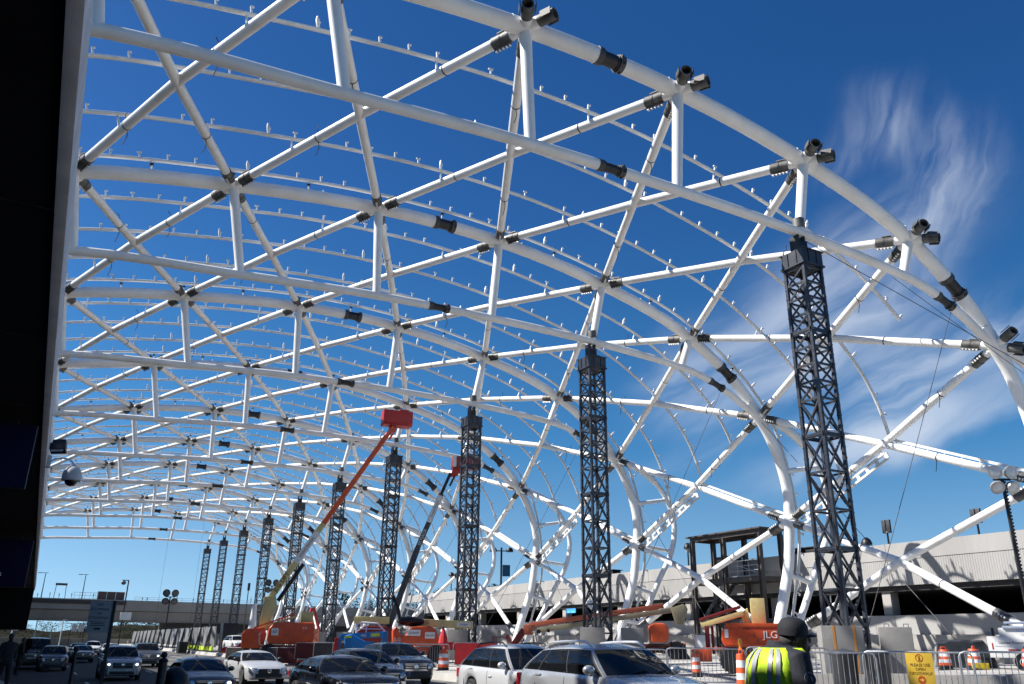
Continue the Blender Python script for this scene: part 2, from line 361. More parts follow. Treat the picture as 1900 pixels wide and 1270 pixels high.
def hang_sign(y, x1, z0, z1, wid, lab, letters=None):
    r = empty('hanging_sign', (x1-wid/2, y, z0)); tag(r, lab, 'sign', 'blue signs under the terminal overhang')
    b = MB(); b.box((0, 0, (z1-z0)/2), (wid, 0.18, z1-z0)); b.build('sign_face', NAVY, r, bevel=0.01)
    b = MB(); b.box((wid/2+0.012, -0.05, (z1-z0)/2), (0.02, 0.09, z1-z0)); b.build('edge_trim', mat('sign_edge_trim', (0.16, 0.16, 0.2), 0.4, 0.3), r)
    b = MB()
    for s in (-1, 1): b.cyl((s*wid*0.35, 0, z1-z0), (s*wid*0.35, 0, ZS-z0), 0.03, 8)
    b.build('hanger', BLACKM, r)
    if letters: lettering(letters, 0.42, (wid/2-1.28, -0.094, 0.72), (1, 0, 0), (0, 0, 1), mat('pale_lettering', (0.5, 0.5, 0.55), 0.5, emit=(0.35, 0.37, 0.45), estr=0.12), r, align='RIGHT')
hang_sign(25.77, -0.86, 5.43, 7.15, 3.2, 'nearer large dark blue sign hanging under the black overhang, blank')
hang_sign(57.97, -0.86, 4.4, 7.1, 4.2, 'farther dark blue hanging sign with a pale letter s at its edge', 's')

# floodlight and dome camera on the fascia
fl = empty('floodlight', (XE+0.02, 31.4, 7.75)); fl.scale = (0.66, 0.66, 0.66); tag(fl, 'black rectangular floodlight bracketed to the grey stucco edge', 'floodlight')
b = MB(); b.box((0.42, -0.1, 0.0), (0.72, 0.42, 0.66), rot=Matrix.Rotation(R(-24), 3, 'X') @ Matrix.Rotation(R(-14), 3, 'Z'), taper=0.85); b.build('housing', BLACKM, fl, bevel=0.03)
b = MB(); b.box((0.37, -0.325, -0.1), (0.56, 0.02, 0.5), rot=Matrix.Rotation(R(-24), 3, 'X') @ Matrix.Rotation(R(-14), 3, 'Z')); b.build('lens', mat('floodlight_glass', (0.35, 0.36, 0.36), 0.2, 0, 0.2, 6), fl)
b = MB(); b.box((0.03, 0, 0), (0.08, 0.2, 0.3)); b.cyl((0.05, 0, 0), (0.3, 0, 0), 0.035, 8); b.build('bracket', BLACKM, fl)
dc = empty('dome_camera', (XE-0.05, 33.0, 7.5)); dc.scale = (0.88, 0.88, 0.88); tag(dc, 'pale grey dome security camera on a curved arm from the stucco edge', 'security camera')
GREYP = mat('pale_grey_plastic', (0.45, 0.46, 0.48), 0.5, 0, 0.05, 3)
b = MB(); b.box((0.1, 0, 0.0), (0.22, 0.3, 0.48)); b.build('mount', GREYP, dc, bevel=0.03)
b = MB(); b.tube([(0.18, 0, 0), (0.36, 0, 0.14), (0.6, 0, 0.2), (0.84, 0, 0.16), (1.0, 0, 0.02), (1.04, 0, -0.12)], 0.04, 10); b.build('arm', GREYP, dc)
b = MB(); b.lathe([(0.05, 0.02), (0.22, -0.1), (0.33, -0.26), (0.36, -0.44), (0.36, -0.62), (0.32, -0.64)], (1.04, 0, -0.05), seg=24); b.build('shroud', GREYP, dc)
b = MB(); b.lathe([(0.23, -0.60), (0.22, -0.72), (0.14, -0.82), (0.0, -0.86)], (1.04, 0, -0.05), seg=24); b.build('dome', GLASS, dc)

# ------------------------------------------------------------------ canopy
YA = [20.636+15*i for i in range(10)]
PU = [(-8.9, 15.9), (-5.6, 18.5), (-1.9, 20.3), (4.56, 21.55), (11.64, 22.33), (18.58, 22.24), (25.35, 21.18), (31.71, 19.1), (36.84, 14.9), (38.45, 8.72), (37.2, 3.4), (36.45, 1.25)]
J0 = -3
PLc = [(-8.9, 13.2), (-5.4, 15.4), (-1.3, 16.7), (5.4, 17.18), (11.87, 17.57), (18.22, 17.66), (24.57, 17.55), (30.89, 17.12), (33.9, 16.33), (36.6, 14.95)]
def surf(t):
    p = catmull([(x, 0, z) for x, z in PU], t-J0); return p
def surfn(t):
    a, c = surf(t-0.02), surf(t+0.02); d = (c-a).normalized(); return V((-d.z, 0, d.x)), d
def at(t, y): p = surf(t); return V((p.x, y, p.z))
can = empty('steel_canopy_frame', (14, 88, 0)); tag(can, 'huge white tubular steel canopy frame of arches, braces and purlins over the road', 'canopy frame')
def cp(o): o.location = -can.location; return o
def chord_pts(P, per=6, y=0, t0=0, t1=None):
    Q = [(x, 0, z) for x, z in P]; n = len(Q)-1 if t1 is None else t1; k = int((n-t0)*per)
    return [(lambda p: V((p.x, y, p.z)))(catmull(Q, t0+(n-t0)*i/k)) for i in range(k+1)]
LC = [(x, 0, z) for x, z in PLc]
def lowp(j, y): p = catmull(LC, j-J0); return V((p.x, y, p.z))
OUT = [(36.6, 15.1), (38.75, 14.55), (40.3, 13.75), (41.6, 12.3), (42.2, 10.4), (41.75, 8.3), (40.5, 6.3), (39.25, 4.2), (38.1, 2.4), (37.2, 1.25)]
PU3 = [(x, 0, z) for x, z in PU]
RU, RL, RB = 0.315, 0.20, 0.20
GAPS_U, GAPS_L = ((4.52, 1.0), (7.47, 1.05)), ((4.52, 0.95), (7.85, 0.95))
def half_t(C, t, ln):
    return (ln/2)/((catmull(C, t+0.01)-catmull(C, t-0.01)).length/0.02)
def gapped(b, C, y, t0, t1, gaps, r, sg):
    cuts = [t0]
    for t, ln in gaps: h = half_t(C, t, ln); cuts += [t-h, t+h]
    cuts.append(t1)
    for a, c in zip(cuts[::2], cuts[1::2]):
        k = max(4, int((c-a)*6)); b.tube([(lambda p: V((p.x, y, p.z)))(catmull(C, a+(c-a)*q/k)) for q in range(k+1)], r, sg)
def sleeve_mesh(C, t, r, y, ln):
    b = MB(); h = half_t(C, t, ln); pt = lambda u: (lambda p: V((p.x, y, p.z)))(catmull(C, u))
    a, m, c = pt(t-h), pt(t), pt(t+h); d = (c-a).normalized()
    b.tube([a-d*0.05, m, c+d*0.05], r*0.86, 18, 0)
    for s, q in ((-1, a), (1, c)):
        b.cyl(q-d*0.10-d*s*0.02, q+d*0.12-d*s*0.02, r*1.10, 20, 1)
        b.cyl(q-d*s*0.16, q-d*s*0.20, r*0.98, 20, 0)
    x = d.cross(V((0, 1, 0)))
    for k in range(5):
        a_ = 2*PI*k/5+0.5; q = (x*math.cos(a_)+V((0, 1, 0))*math.sin(a_))*(r*1.12); b.box(c+q, (0.07, 0.07, 0.07), m=0)
    return b
def make_arch(i):
    y = YA[i]; far = i > 4; sg = 14 if far else 22
    b = MB(); gapped(b, PU3, y, 0, 8.05, GAPS_U, RU, sg)
    inner = [(36.7, 14.95), (37.45, 13.9), (38.2, 12.3), (38.6, 10.5), (38.5, 8.72), (38.15, 6.4), (37.55, 4.6), (36.9, 2.9), (36.4, 1.3)]
    b.tube([(36.0, y, 15.7)]+chord_pts(inner, 4, y), 0.30, sg)
    b.tube(chord_pts(OUT, 4, y), [0.27]*9+[0.20]*28, sg)
    b.box((36.6, y, 1.12), (1.2, 1.1, 0.34))
    for (x0, z0, x1, z1) in ((38.3, 11.7, 41.6, 12.3), (38.5, 8.7, 41.8, 8.4), (38.0, 5.6, 39.9, 5.2), (37.2, 3.3, 38.5, 3.1)): b.tube([(x0, y, z0), (x1, y, z1)], 0.15, 12)
    for t in (0.6, 2.2, 3.4, 5.3, 6.6): p = surf(t); n_, d_ = surfn(t); b.cyl(V((p.x, y, p.z))+n_*0.28, V((p.x, y, p.z))+n_*0.42, 0.04, 6)
    for k in range(8):
        p = surf(k-2); n_, d_ = surfn(k-2)
        for s_ in (-0.62, 0.62): q = V((p.x, y, p.z))+d_*s_; b.cyl(q-d_*0.012, q+d_*0.012, RU+0.008, sg)
    arch = cp(b.build('arch', WHITE, can, recalc=False))
    b = MB(); gapped(b, LC, y, 0, 9.0, GAPS_L, RL, sg); b.build('lower_chord', WHITE, arch, recalc=False)
    for j in range(-2, 5):
        b = MB(); p, q = at(j, y), lowp(j, y); b.tube([p, q], [0.225, 0.195], sg)
        if j == 3: b.cyl(q+V((0, 0, 0.2)), q+V((0, 0, 0.6)), 0.25, 16, 1)
        b.build('post', [WHITE, SLEEVE], arch, recalc=False)
    for c, gg, r in ((PU3, GAPS_U, RU), (LC, GAPS_L, RL)):
        for t, ln in gg: sleeve_mesh(c, t, r, y, ln).build('splice_sleeve', [BLACKSL, COLLAR], arch, recalc=False)
    return arch
arches = [make_arch(i) for i in range(10)]
# open sockets on the first arch, waiting for the next bay's braces
def socket(a, d, n, r=0.205):
    b = MB(); a = V(a); d = V(d).normalized()
    b.tube([a+d*0.1, a+d*0.62], r*1.05, 16, 0)
    o = a+d*0.62; L_ = 0.66
    x = d.cross(V(n)).normalized(); z = x.cross(d); k = 16
    ro, ri = r*1.08, r*0.86; vs = []
    for t in (0, L_):
        for rr in (ro, ri):
            for q in range(k):
                an = 2*PI*q/k; vs.append(o+d*t+(x*math.cos(an)+z*math.sin(an))*rr)
    fs = []
    for q in range(k):
        w_ = (q+1) % k
        fs += [(q, w_, 2*k+w_, 2*k+q), (k+w_, k+q, 3*k+q, 3*k+w_), (2*k+q, 2*k+w_, 3*k+w_, 3*k+q)]
    b.add(vs, fs, 1)
    b.lathe([(r*0.84, 0), (0, 0.001)], o+d*0.05, d, 16, 2)
    for s in (-1, 1): b.box(o+d*0.42+x*s*r*1.35, (0.04, 0.42, 0.26), m=1, rot=Matrix((x, d, z)).transposed())
    b.box(o+d*0.28+z*r*1.2, (0.24, 0.42, 0.04), m=1, rot=Matrix((x, d, z)).transposed())
    return b
for j in range(-1, 7):
    p = at(j, YA[0])
    for dj in (-1, 1):
        q = at(j+dj, YA[0]-15); n_, _ = surfn(j)
        if j == 6 and dj == 1: q = V((37.2, YA[0]-13.8, 2.6))
        socket(p, q-p, n_).build('node_socket', [WHITE, SLEEVE, BLACKM], arches[0], recalc=False)
# diagonal braces
def brace_geo(b, p, c, q, n, y_dir, lo):
    sg = 12 if lo else 18; r = RB
    b.tube([p, c, q], r, sg, 0)
    for a, e in ((p, c), (q, c)):
        d = (e-a).normalized(); x = d.cross(n).normalized(); z = x.cross(d); Mx = Matrix((x, d, z)).transposed()
        b.cyl(a+d*0.62, a+d*1.40, r+0.035, sg, 1)
        b.cyl(a+d*1.0, a+d*1.05, r+0.05, sg, 2)
        b.box(a+d*1.02-z*(r+0.09), (0.05, 0.74, 0.15), m=1, rot=Mx)
        b.box(a+d*0.95+z*(r+0.07), (0.28, 0.4, 0.035), m=1, rot=Mx)
        if not lo:
            for k in range(5): b.box(a+d*(0.70+0.15*k)-z*(r+0.17), (0.09, 0.06, 0.05), m=0, rot=Mx)
        f = random.choice((0.45, 0.55, 0.62, 0.7)); q_ = random.random()
        m_ = a.lerp(e, f)
        if q_ < 0.75: b.cyl(m_-d*0.022, m_+d*0.022, r+0.012, sg, 3)
        if q_ < 0.45 and not lo:
            s_ = m_-z*r; b.tube([s_, s_+V((0.05, 0.02, -0.25)), s_+V((0.0, 0.05, -0.5)), s_+V((-0.06, 0.05, -0.62-0.5*q_))], 0.017, 5, 3)
            s_ = m_+z*r; b.tube([s_, s_+z*0.22+x*0.05, s_+z*0.4-x*0.05], 0.017, 5, 3)
        g = a.lerp(e, 0.86); b.cyl(g-d*0.008, g+d*0.008, r+0.006, sg, 0)
def bay_ends(i, j):
    y0, y1 = YA[i], YA[i+1]
    def nd(jj, y, other):
        if jj == 7: return V((37.15, y+(1.35 if other > y else -1.35), 2.55))
        return at(jj, y)
    n_, _ = surfn(j+0.5); c = surf(j+0.5); c = V((c.x, (y0+y1)/2, c.z))
    return [(nd(j, y0, y1), c, nd(j+1, y1, y0), n_), (nd(j+1, y0, y1), c+n_*0.01, nd(j, y1, y0), n_)]
rest = MB()
for i in range(9):
    for j in range(-2, 7):
        for (p, c, q, n_) in bay_ends(i, j):
            if i < 5:
                b = MB(); brace_geo(b, p, c, q, n_, 0, i > 2); cp(b.build('brace', [WHITE, SLEEVE, COLLAR, STRAP], can, recalc=False))
            else: brace_geo(rest, p, c, q, n_, 0, True)
o = cp(rest.build('brace', [WHITE, SLEEVE, COLLAR, STRAP], can, recalc=False)); o['kind'] = 'stuff'
# purlins with their row of upright clips
def purlin(y, t1, over_arch, lo):
    b = MB(); ts = []; t = -2.9
    while t < t1: ts.append(t); t += 0.125
    ts.append(t1); off = 0.80 if over_arch else 0.66
    pts = [];
    for t in ts: p = surf(t); n_, _ = surfn(t); pts.append(V((p.x, y, p.z))+n_*off)
    b.tube(pts, 0.088, 8 if lo else 10, 0)
    acc = 0.4; k = 0
    for a, c in zip(pts[:-1], pts[1:]):
        sl_ = (c-a).length; d = (c-a)/sl_; n_ = V((-d.z, 0, d.x))
        while acc < sl_:
            p = a+d*acc; Mx = Matrix((d, V((0, 1, 0)), n_)).transposed(); k += 1
            if random.random() < 0.93:
                b.box(p+n_*0.20, (0.07, 0.07, 0.28), m=1, rot=Mx)
                if not lo: b.box(p+n_*0.335+d*(0.035 if k % 5 else 0), (0.13 if k % 5 else 0.20, 0.08, 0.045), m=1, rot=Mx)
            if k % 7 == 0 and not lo:
                b.lathe([(0.04, 0), (0.075, 0.1), (0.075, 0.34), (0.03, 0.5), (0, 0.52)], p+n_*0.08, n_, 8, 1)
            acc += 1.17
        acc -= sl_
    st = [-2.5+0.5*q for q in range(22)] if over_arch else None
    if st is None: st = [j+f for j in range(-2, 7) for f in ((0.25, 0.75) if abs(over_arch_f) > 0 else (0.5,))]
    for t in st:
        if t < t1-0.05:
            p = surf(t); n_, _ = surfn(t); p = V((p.x, y, p.z)); b.cyl(p+n_*0.15, p+n_*off, 0.045, 8, 0)
            if over_arch: b.cyl(p+n_*(off-0.28), p+n_*(off-0.18), 0.085, 10, 2)
    return b
for i in range(9):
    for f, t1 in ((0.25, 4.62 if i == 0 else 5.25), (0.5, 5.5), (0.75, 5.75), (1.0, 7.6)):
        over_arch_f = 0 if f == 0.5 else 1
        cp(purlin(YA[i]+15*f, t1, f == 1.0, i > 3).build('purlin', [PURL, PURL, BLACKM], can, recalc=False))
# perforated gutters on the lowest braces
for i in range(9):
    c = surf(5.5); c = V((c.x, YA[i]+7.5, c.z)); q = at(6, YA[i+1]); b = MB()
    d = (q-c).normalized(); n_ = V((1, 0, 0)); x = d.cross(n_).normalized()
    if x.z > 0: x = -x
    for s in (0.42, 0.76): b.beam(c+d*0.2+x*s, c+d*7.2+x*s, 0.12, 0.10, up=(1, 0, 0))
    k = 0.2
    while k < 7.3: b.beam(c+d*k+x*0.42, c+d*k+x*0.76, 0.22, 0.07, up=(1, 0, 0)); k += 0.72
    for k in (0.4, 3.5, 6.6): b.beam(c+d*k+x*0.15, c+d*k+x*0.42, 0.08)
    q2 = at(6, YA[i]); d = (q2-c).normalized(); x = d.cross(n_).normalized()
    if x.z < 0: x = -x
    b.beam(c+d*0.5+x*0.34, c+d*8.2+x*0.34, 0.13, 0.06, up=(1, 0, 0))
    k = 0.7
    while k < 8: b.cyl(c+d*k+x*0.15, c+d*k+x*0.42, 0.035, 6, 0); k += 0.9
    cp(b.build('gutter_channel', PURL, can, recalc=False))

# ------------------------------------------------------------------ shoring towers and their ballast blocks
def make_tower():
    r = empty('shoring_tower', (0, 0, 0)); H_, hw = 15.15, 0.47
    for sx in (-1, 1):
        for sy in (-1, 1):
            b = MB(); b.box((sx*hw, sy*hw, H_/2), (0.115, 0.115, H_))
            for k in range(38): b.box((sx*hw, sy*hw, 0.3+k*0.4), (0.135, 0.135, 0.05))
            b.build('leg', TOWER, r)
    b = MB(); bh = 1.365; nb = 11
    for k in range(nb+1):
        z = 0.12+k*bh; z = min(z, H_-0.08)
        for s in (-1, 1):
            b.beam((-hw, s*hw, z), (hw, s*hw, z), 0.075); b.beam((s*hw, -hw, z), (s*hw, hw, z), 0.075)
        b.beam((-hw, -hw, z), (hw, hw, z), 0.055)
    for k in (3, 6, 9):
        z = 0.12+k*bh
        for s in (-1, 1): b.box((0, s*hw, z), (1.16, 0.04, 0.16)); b.box((s*hw, 0, z), (0.04, 1.16, 0.16))
    for k in range(nb):
        z0, z1 = 0.12+k*bh, min(0.12+(k+1)*bh, H_-0.08); zm = (z0+z1)/2
        for s in (-1, 1):
            for ax in (0, 1):
                def P_(u, z): return (u*hw, s*hw, z) if ax == 0 else (s*hw, u*hw, z)
                if k < 7:
                    b.beam(P_(-1, z0), P_(1, z1), 0.06); b.beam(P_(1, z0), P_(-1, z1), 0.06)
                else:
                    b.beam(P_(-1, z1), P_(1, zm), 0.06); b.beam(P_(-1, zm), P_(1, z0), 0.06); b.beam(P_(-1, zm), P_(1, zm), 0.075)
    b.build('lattice_bracing', TOWER, r)
    b = MB()
    for s in (-1, 1):
        b.box((0, s*0.52, H_+0.36), (1.12, 0.05, 0.62)); b.box((s*0.52, 0, H_+0.36), (0.05, 0.99, 0.62))
        b.box((s*0.22, -0.56, H_+0.36), (0.03, 0.04, 0.6)); b.box((-0.56, s*0.22, H_+0.36), (0.04, 0.03, 0.6))
        b.box((0, s*0.55, H_+0.05), (1.2, 0.11, 0.05)); b.box((0, s*0.55, H_+0.66), (1.2, 0.11, 0.045))
    b.box((0, 0, H_+0.02), (1.2, 1.2, 0.05)); b.box((0, 0, H_+0.64), (0.4, 1.05, 0.2))
    b.build('head_box', TOWER, r)
    b = MB(); b.box((0, 0, H_+0.95), (0.42, 0.4, 0.5)); b.box((0.16, 0.1, H_+1.2), (0.08, 0.45, 0.6)); b.box((-0.16, 0.1, H_+1.2), (0.08, 0.45, 0.6)); b.build('saddle', BLACKM, r)
    b = MB(); b.box((0, 0, 0.04), (1.5, 1.5, 0.12)); b.build('base_plate', TOWER, r)
    return r
tw0 = make_tower()
tl = ['nearest tall dark lattice shoring tower, at the right under the open end of the frame', 'second lattice shoring tower from the right, by the long lowered boom', 'third lattice shoring tower from the right, behind the two silver cars',
 'fourth lattice shoring tower from the right, with the dark raised boom beside it', 'fifth lattice shoring tower from the right, with a small orange X board at its foot', 'sixth lattice shoring tower from the right, just behind the cream raised boom',
 'seventh lattice shoring tower from the right, left of the cream raised boom', 'eighth lattice shoring tower from the right, third from the far end', 'ninth lattice shoring tower from the right, second from the far end', 'farthest and smallest lattice shoring tower, beside the draped screen fence']
ordn = ['nearest', 'second', 'third', 'fourth', 'fifth', 'sixth', 'seventh', 'eighth', 'ninth', 'farthest']
def block(x, y, sx, sy, h, rz, lab, straps=0):
    z = gz(x, y); r = empty('ballast_block', (x, y, z), rz); tag(r, lab, 'concrete block', 'concrete ballast blocks around the towers')
    b = MB(); b.box((0, 0, h/2), (sx, sy, h)); b.build('block', CONC2, r, bevel=0.03)
    if straps:
        b = MB()
        for s in (-0.2, 0.28):
            b.box((s*sx, 0, h/2), (0.07, sy+0.012, h+0.012))
        b.build('strap', mat('orange_strap', (0.55, 0.22, 0.03), 0.7, 0, 0.15, 6), r)
    for s in (-1, 1):
        b = MB(); b.tube([(s*sx*0.3, 0, h-0.02), (s*sx*0.3, 0, h+0.1), (s*sx*0.3+0.14, 0, h+0.1), (s*sx*0.3+0.14, 0, h-0.02)], 0.015, 6); b.build('lifting_loop', SLEEVE, r)
for i in range(10):
    x, y = 24.5, YA[i]; zb = gz(x, y)
    t = tw0 if i == 0 else copy_tree(tw0)
    t.location = (x, y, zb); t['label'] = tl[i]; t['category'] = 'tower'; t['group'] = 'lattice shoring towers under the arches'
    if i == 0:
        block(22.76, 19.45, 1.25, 1.3, 1.66, R(-42), 'grey concrete block with two orange straps beside the nearest tower', 1)
        block(24.2, 18.5, 0.95, 1.2, 1.6, R(-50), 'plain grey concrete block right of the nearest lattice tower')
    else:
        block(x-1.05, y-1.1, 1.15, 1.15, 1.75, R(-38+3*i), f'plain concrete block on the left of the {ordn[i]} lattice tower')
        block(x+1.35, y-1.0, 1.1, 1.15, 1.7, R(-34-2*i), f'plain concrete block on the right of the {ordn[i]} lattice tower')
# guy wires
wk = 0
def wire(a, c, lab, r=0.022, sag=0.0):
    b = MB(); r *= 0.62; a, c = V(a), V(c)
    if sag: pts = [a.lerp(c, k/10)-V((0, 0, sag*4*(k/10)*(1-k/10))) for k in range(11)]
    else: pts = [a, c]
    b.tube(pts, r, 6); d = (c-a).normalized(); b.cyl(c-d*1.1, c-d*0.5, 0.05, 8)
    o = b.build('guy_wire', CABLE); tag(o, lab, 'cable', 'steel guy wires')
for i in range(1, 6):
    wire((36.7, YA[i]-0.3, 14.5), (35.2, YA[i-1]+2.4, 1.0), f'thin steel guy wire sloping down from the {ordn[i]} arch knee towards the viewer', 0.025)
    wire((33.8, YA[i], 16.0), (25.3, YA[i]+0.3, 1.2), f'thin dark guy wire from the {ordn[i]} arch down to its own tower foot', 0.02)
wire((33.9, YA[0], 16.0), (25.3, YA[0]+0.3, 1.2), 'thin dark guy wire from the nearest arch down to the nearest tower foot', 0.022)
wire((24.6, YA[0], 17.3), (41.5, 17.0, 10.2), 'long dark wire running from the nearest tower head off to the right', 0.024)
wire((30.4, YA[0]+0.2, 17.0), (43.0, 19.5, 11.0), 'short dark wire from the nearest lower chord to the right edge', 0.02)
wire((17.2, 150, 20.5), (17.1, 150, 0.5), 'left one of two hair thin cables hanging near the far end', 0.025)
wire((22.5, 150, 20.5), (22.4, 150, 0.5), 'right one of two hair thin cables hanging near the far end', 0.025)
# ------------------------------------------------------------------ parking deck
XD = 46.0
deck = empty('parking_deck', (XD, 60, 0.95)); tag(deck, 'pale ribbed concrete parking deck with a black open storey along the right', 'parking deck')
RIB = mat('ribbed_precast', (0.345, 0.335, 0.32), 0.85, 0, 0.07, 0.6, 0.2, 30, dirt=(0.22, 0.21, 0.20), dscale=0.35, damt=0.5, stretch=(1, 1, 0.25))
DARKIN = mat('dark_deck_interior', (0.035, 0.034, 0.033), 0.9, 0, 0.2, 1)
Y0D, Y1D = 3.0, 108.0
def wp_(o): o.location = -deck.location; return o
def ribbed(z0, z1, x, y0, y1, pitch=0.15, depth=0.012, gap=8.0, ribs=True):
    b = MB(); y = y0
    while y < y1-0.5:
        e = min(y+gap, y1)-0.025
        if ribs:
            k = y; prof = []
            while k < e: prof += [(k, 0), (min(k+pitch*0.55, e), 0), (min(k+pitch*0.62, e), depth), (min(k+pitch*0.93, e), depth)]; k += pitch
            rows = [[V((x+d, yy, z0)) for yy, d in prof], [V((x+d, yy, z1)) for yy, d in prof]]
            b.grid(rows); b.box((x+0.14, (y+e)/2, (z0+z1)/2), (0.18, e-y, z1-z0))
        else: b.box((x+0.1, (y+e)/2, (z0+z1)/2), (0.2, e-y, z1-z0))
        y += gap
    return b
wp_(ribbed(5.27, 6.80, XD, Y0D, Y1D).build('upper_ribbed_wall', RIB, deck, angle=20, recalc=False))
b = MB(); y = Y0D
while y < Y1D-.5: b.box((XD+0.1, y+4-0.0125, 7.29), (0.26, 7.97, 0.975)); y += 8
wp_(b.build('parapet', RIB, deck))
b = MB(); y = Y0D
while y < Y1D-.5: b.box((XD+0.1, y+4-0.0125, 2.99), (0.24, 7.97, 1.10)); y += 8
wp_(b.build('lower_wall', RIB, deck))
b = MB(); b.box((XD-0.05, 55.5, 1.7), (0.5, 105, 1.45)); b.box((XD-0.4, 55.5, 1.25), (0.3, 105, 0.6)); wp_(b.build('plinth', CONC, deck))
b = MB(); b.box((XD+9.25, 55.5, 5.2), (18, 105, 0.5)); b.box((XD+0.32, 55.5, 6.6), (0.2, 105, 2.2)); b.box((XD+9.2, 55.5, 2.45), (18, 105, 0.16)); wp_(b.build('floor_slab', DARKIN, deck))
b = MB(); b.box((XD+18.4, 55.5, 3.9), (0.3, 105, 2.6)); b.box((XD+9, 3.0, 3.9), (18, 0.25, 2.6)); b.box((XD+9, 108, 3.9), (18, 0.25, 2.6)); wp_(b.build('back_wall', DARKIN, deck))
for k in range(11):
    y = 7.5+9.4*k; b = MB(); b.box((XD+0.75, y, 3.7), (0.75, 0.62, 2.95)); wp_(b.build('column', CONC, deck, bevel=0.03))
for k in range(6):
    b = MB(); b.cyl((XD+0.36, 12+14*k, 3.54), (XD+0.36, 12+14*k, 5.2), 0.05, 8); b.box((XD+0.36, 12+14*k, 5.0), (0.1, 0.3, 0.14)); wp_(b.build('drain_pipe', GALV, deck))
b = MB(); b.box((XD+0.5, 72.5, 4.75), (0.1, 2.1, 0.42)); wp_(b.build('lit_sign', mat('blue_lit_sign', (0.05, 0.3, 0.8), 0.4, emit=(0.10, 0.45, 1.0), estr=0.7), deck))
# parked cars glimpsed inside are in the vehicle section; rooftop lamps stand on the deck edge
def globe_lamp(x, y, z, h, lab, r=0.34):
    e = empty('globe_street_lamp', (x, y, z)); tag(e, lab, 'street lamp', 'lamps on the parking deck roof')
    b = MB(); b.cyl((0, 0, 0), (0, 0, h), 0.065, 8); b.build('pole', BLACKM, e)
    b = MB(); b.lathe([(0.05, h), (r*0.5, h+0.12), (r*0.62, h+0.3), (r*0.66, h+0.42)], seg=16); b.build('diffuser', mat('clear_lamp_globe', (0.6, 0.62, 0.63), 0.2, 0, 0.1, 5), e)
    b = MB(); b.lathe([(r, h+0.40), (r*0.98, h+0.52), (r*0.75, h+0.72), (r*0.35, h+0.86), (0, h+0.9)], seg=18); b.build('hood', BLACKM, e)
def box_lamp(x, y, z, h, lab):
    e = empty('shoebox_street_lamp', (x, y, z)); tag(e, lab, 'street lamp', 'lamps on the parking deck roof')
    b = MB(); b.cyl((0, 0, 0), (0, 0, h), 0.06, 8); b.build('pole', BLACKM, e)
    for s in (-1, 1):
        b = MB(); b.box((0, s*0.17, h+0.42), (0.16, 0.27, 0.85)); b.build('lamp_head', DKGREY, e, bevel=0.02)
    b = MB(); b.box((0, 0, h+0.06), (0.12, 0.5, 0.12)); b.build('bracket', GALV, e)
box_lamp(48, 36.2, 7.6, 1.15, 'twin box lamp on the deck roof between the nearest tower and the white braces')
box_lamp(48, 30.0, 7.6, 1.1, 'twin box lamp on the deck roof nearest the right edge, behind a white brace')
globe_lamp(48, 37.9, 7.7, 0.05, 'low dark dome lamp on the deck parapet right of the nearest tower', 0.36)
globe_lamp(48, 56.0, 7.7, 1.35, 'dark dome lamp on a pole left of the brown steel frame')
globe_lamp(48, 50.0, 7.7, 0.15, 'low dark dome lamp on the parapet behind the brown steel frame', 0.36)
globe_lamp(48, 69.5, 7.7, 0.1, 'small dome lamp on the deck roof right of the second tower', 0.34)
globe_lamp(48, 104, 7.0, 2.6, 'small dome lamp far along the deck roof by the dark trees', 0.42)
globe_lamp(47.5, 44.5, 7.7, 2.2, 'dark dome lamp rising behind the right end of the brown steel frame', 0.45)
e = empty('banner_street_lamp', (48, 89.9, 7.6)); tag(e, 'tall double dome lamp post carrying a blue banner, above the silver cars', 'street lamp', 'lamps on the parking deck roof')
b = MB(); b.cyl((0, 0, 0), (0, 0, 4.9), 0.12, 8); b.cyl((-0.9, 0.4, 4.5), (0.9, -0.4, 4.5), 0.06, 8); b.build('pole', BLACKM, e)
for s in (-1, 1):
    b = MB(); b.lathe([(0.45, 4.4), (0.44, 4.6), (0.3, 4.85), (0, 4.95)], (s*0.9, -s*0.4, 0), seg=14); b.build('hood', BLACKM, e)
b = MB(); b.box((0.55, -0.25, 2.2), (0.9, 0.4, 1.3), rot=Matrix.Rotation(R(-24), 3, 'Z')); b.build('banner', mat('blue_banner', (0.03, 0.13, 0.20), 0.7, 0, 0.5, 1.4), e)
for k, (y, wd) in enumerate(((66.5, 2.6), (50.4, 2.4), (42.0, 2.2))):
    e = empty('roof_vent', (47.2, y, 7.78)); tag(e, ('flat black roof unit on the parapet left of the brown steel frame', 'flat black roof unit behind the top of the brown steel frame', 'flat black roof unit right of the brown steel frame')[k], 'roof vent', 'black units on the deck roof')
    b = MB(); b.box((0, 0, 0.22), (1.0, wd, 0.44), taper=0.9); b.build('housing', BLACKM, e, bevel=0.03)
    b = MB(); b.box((0, 0, 0.46), (1.15, wd+0.15, 0.06)); b.build('lid', DKGREY, e)

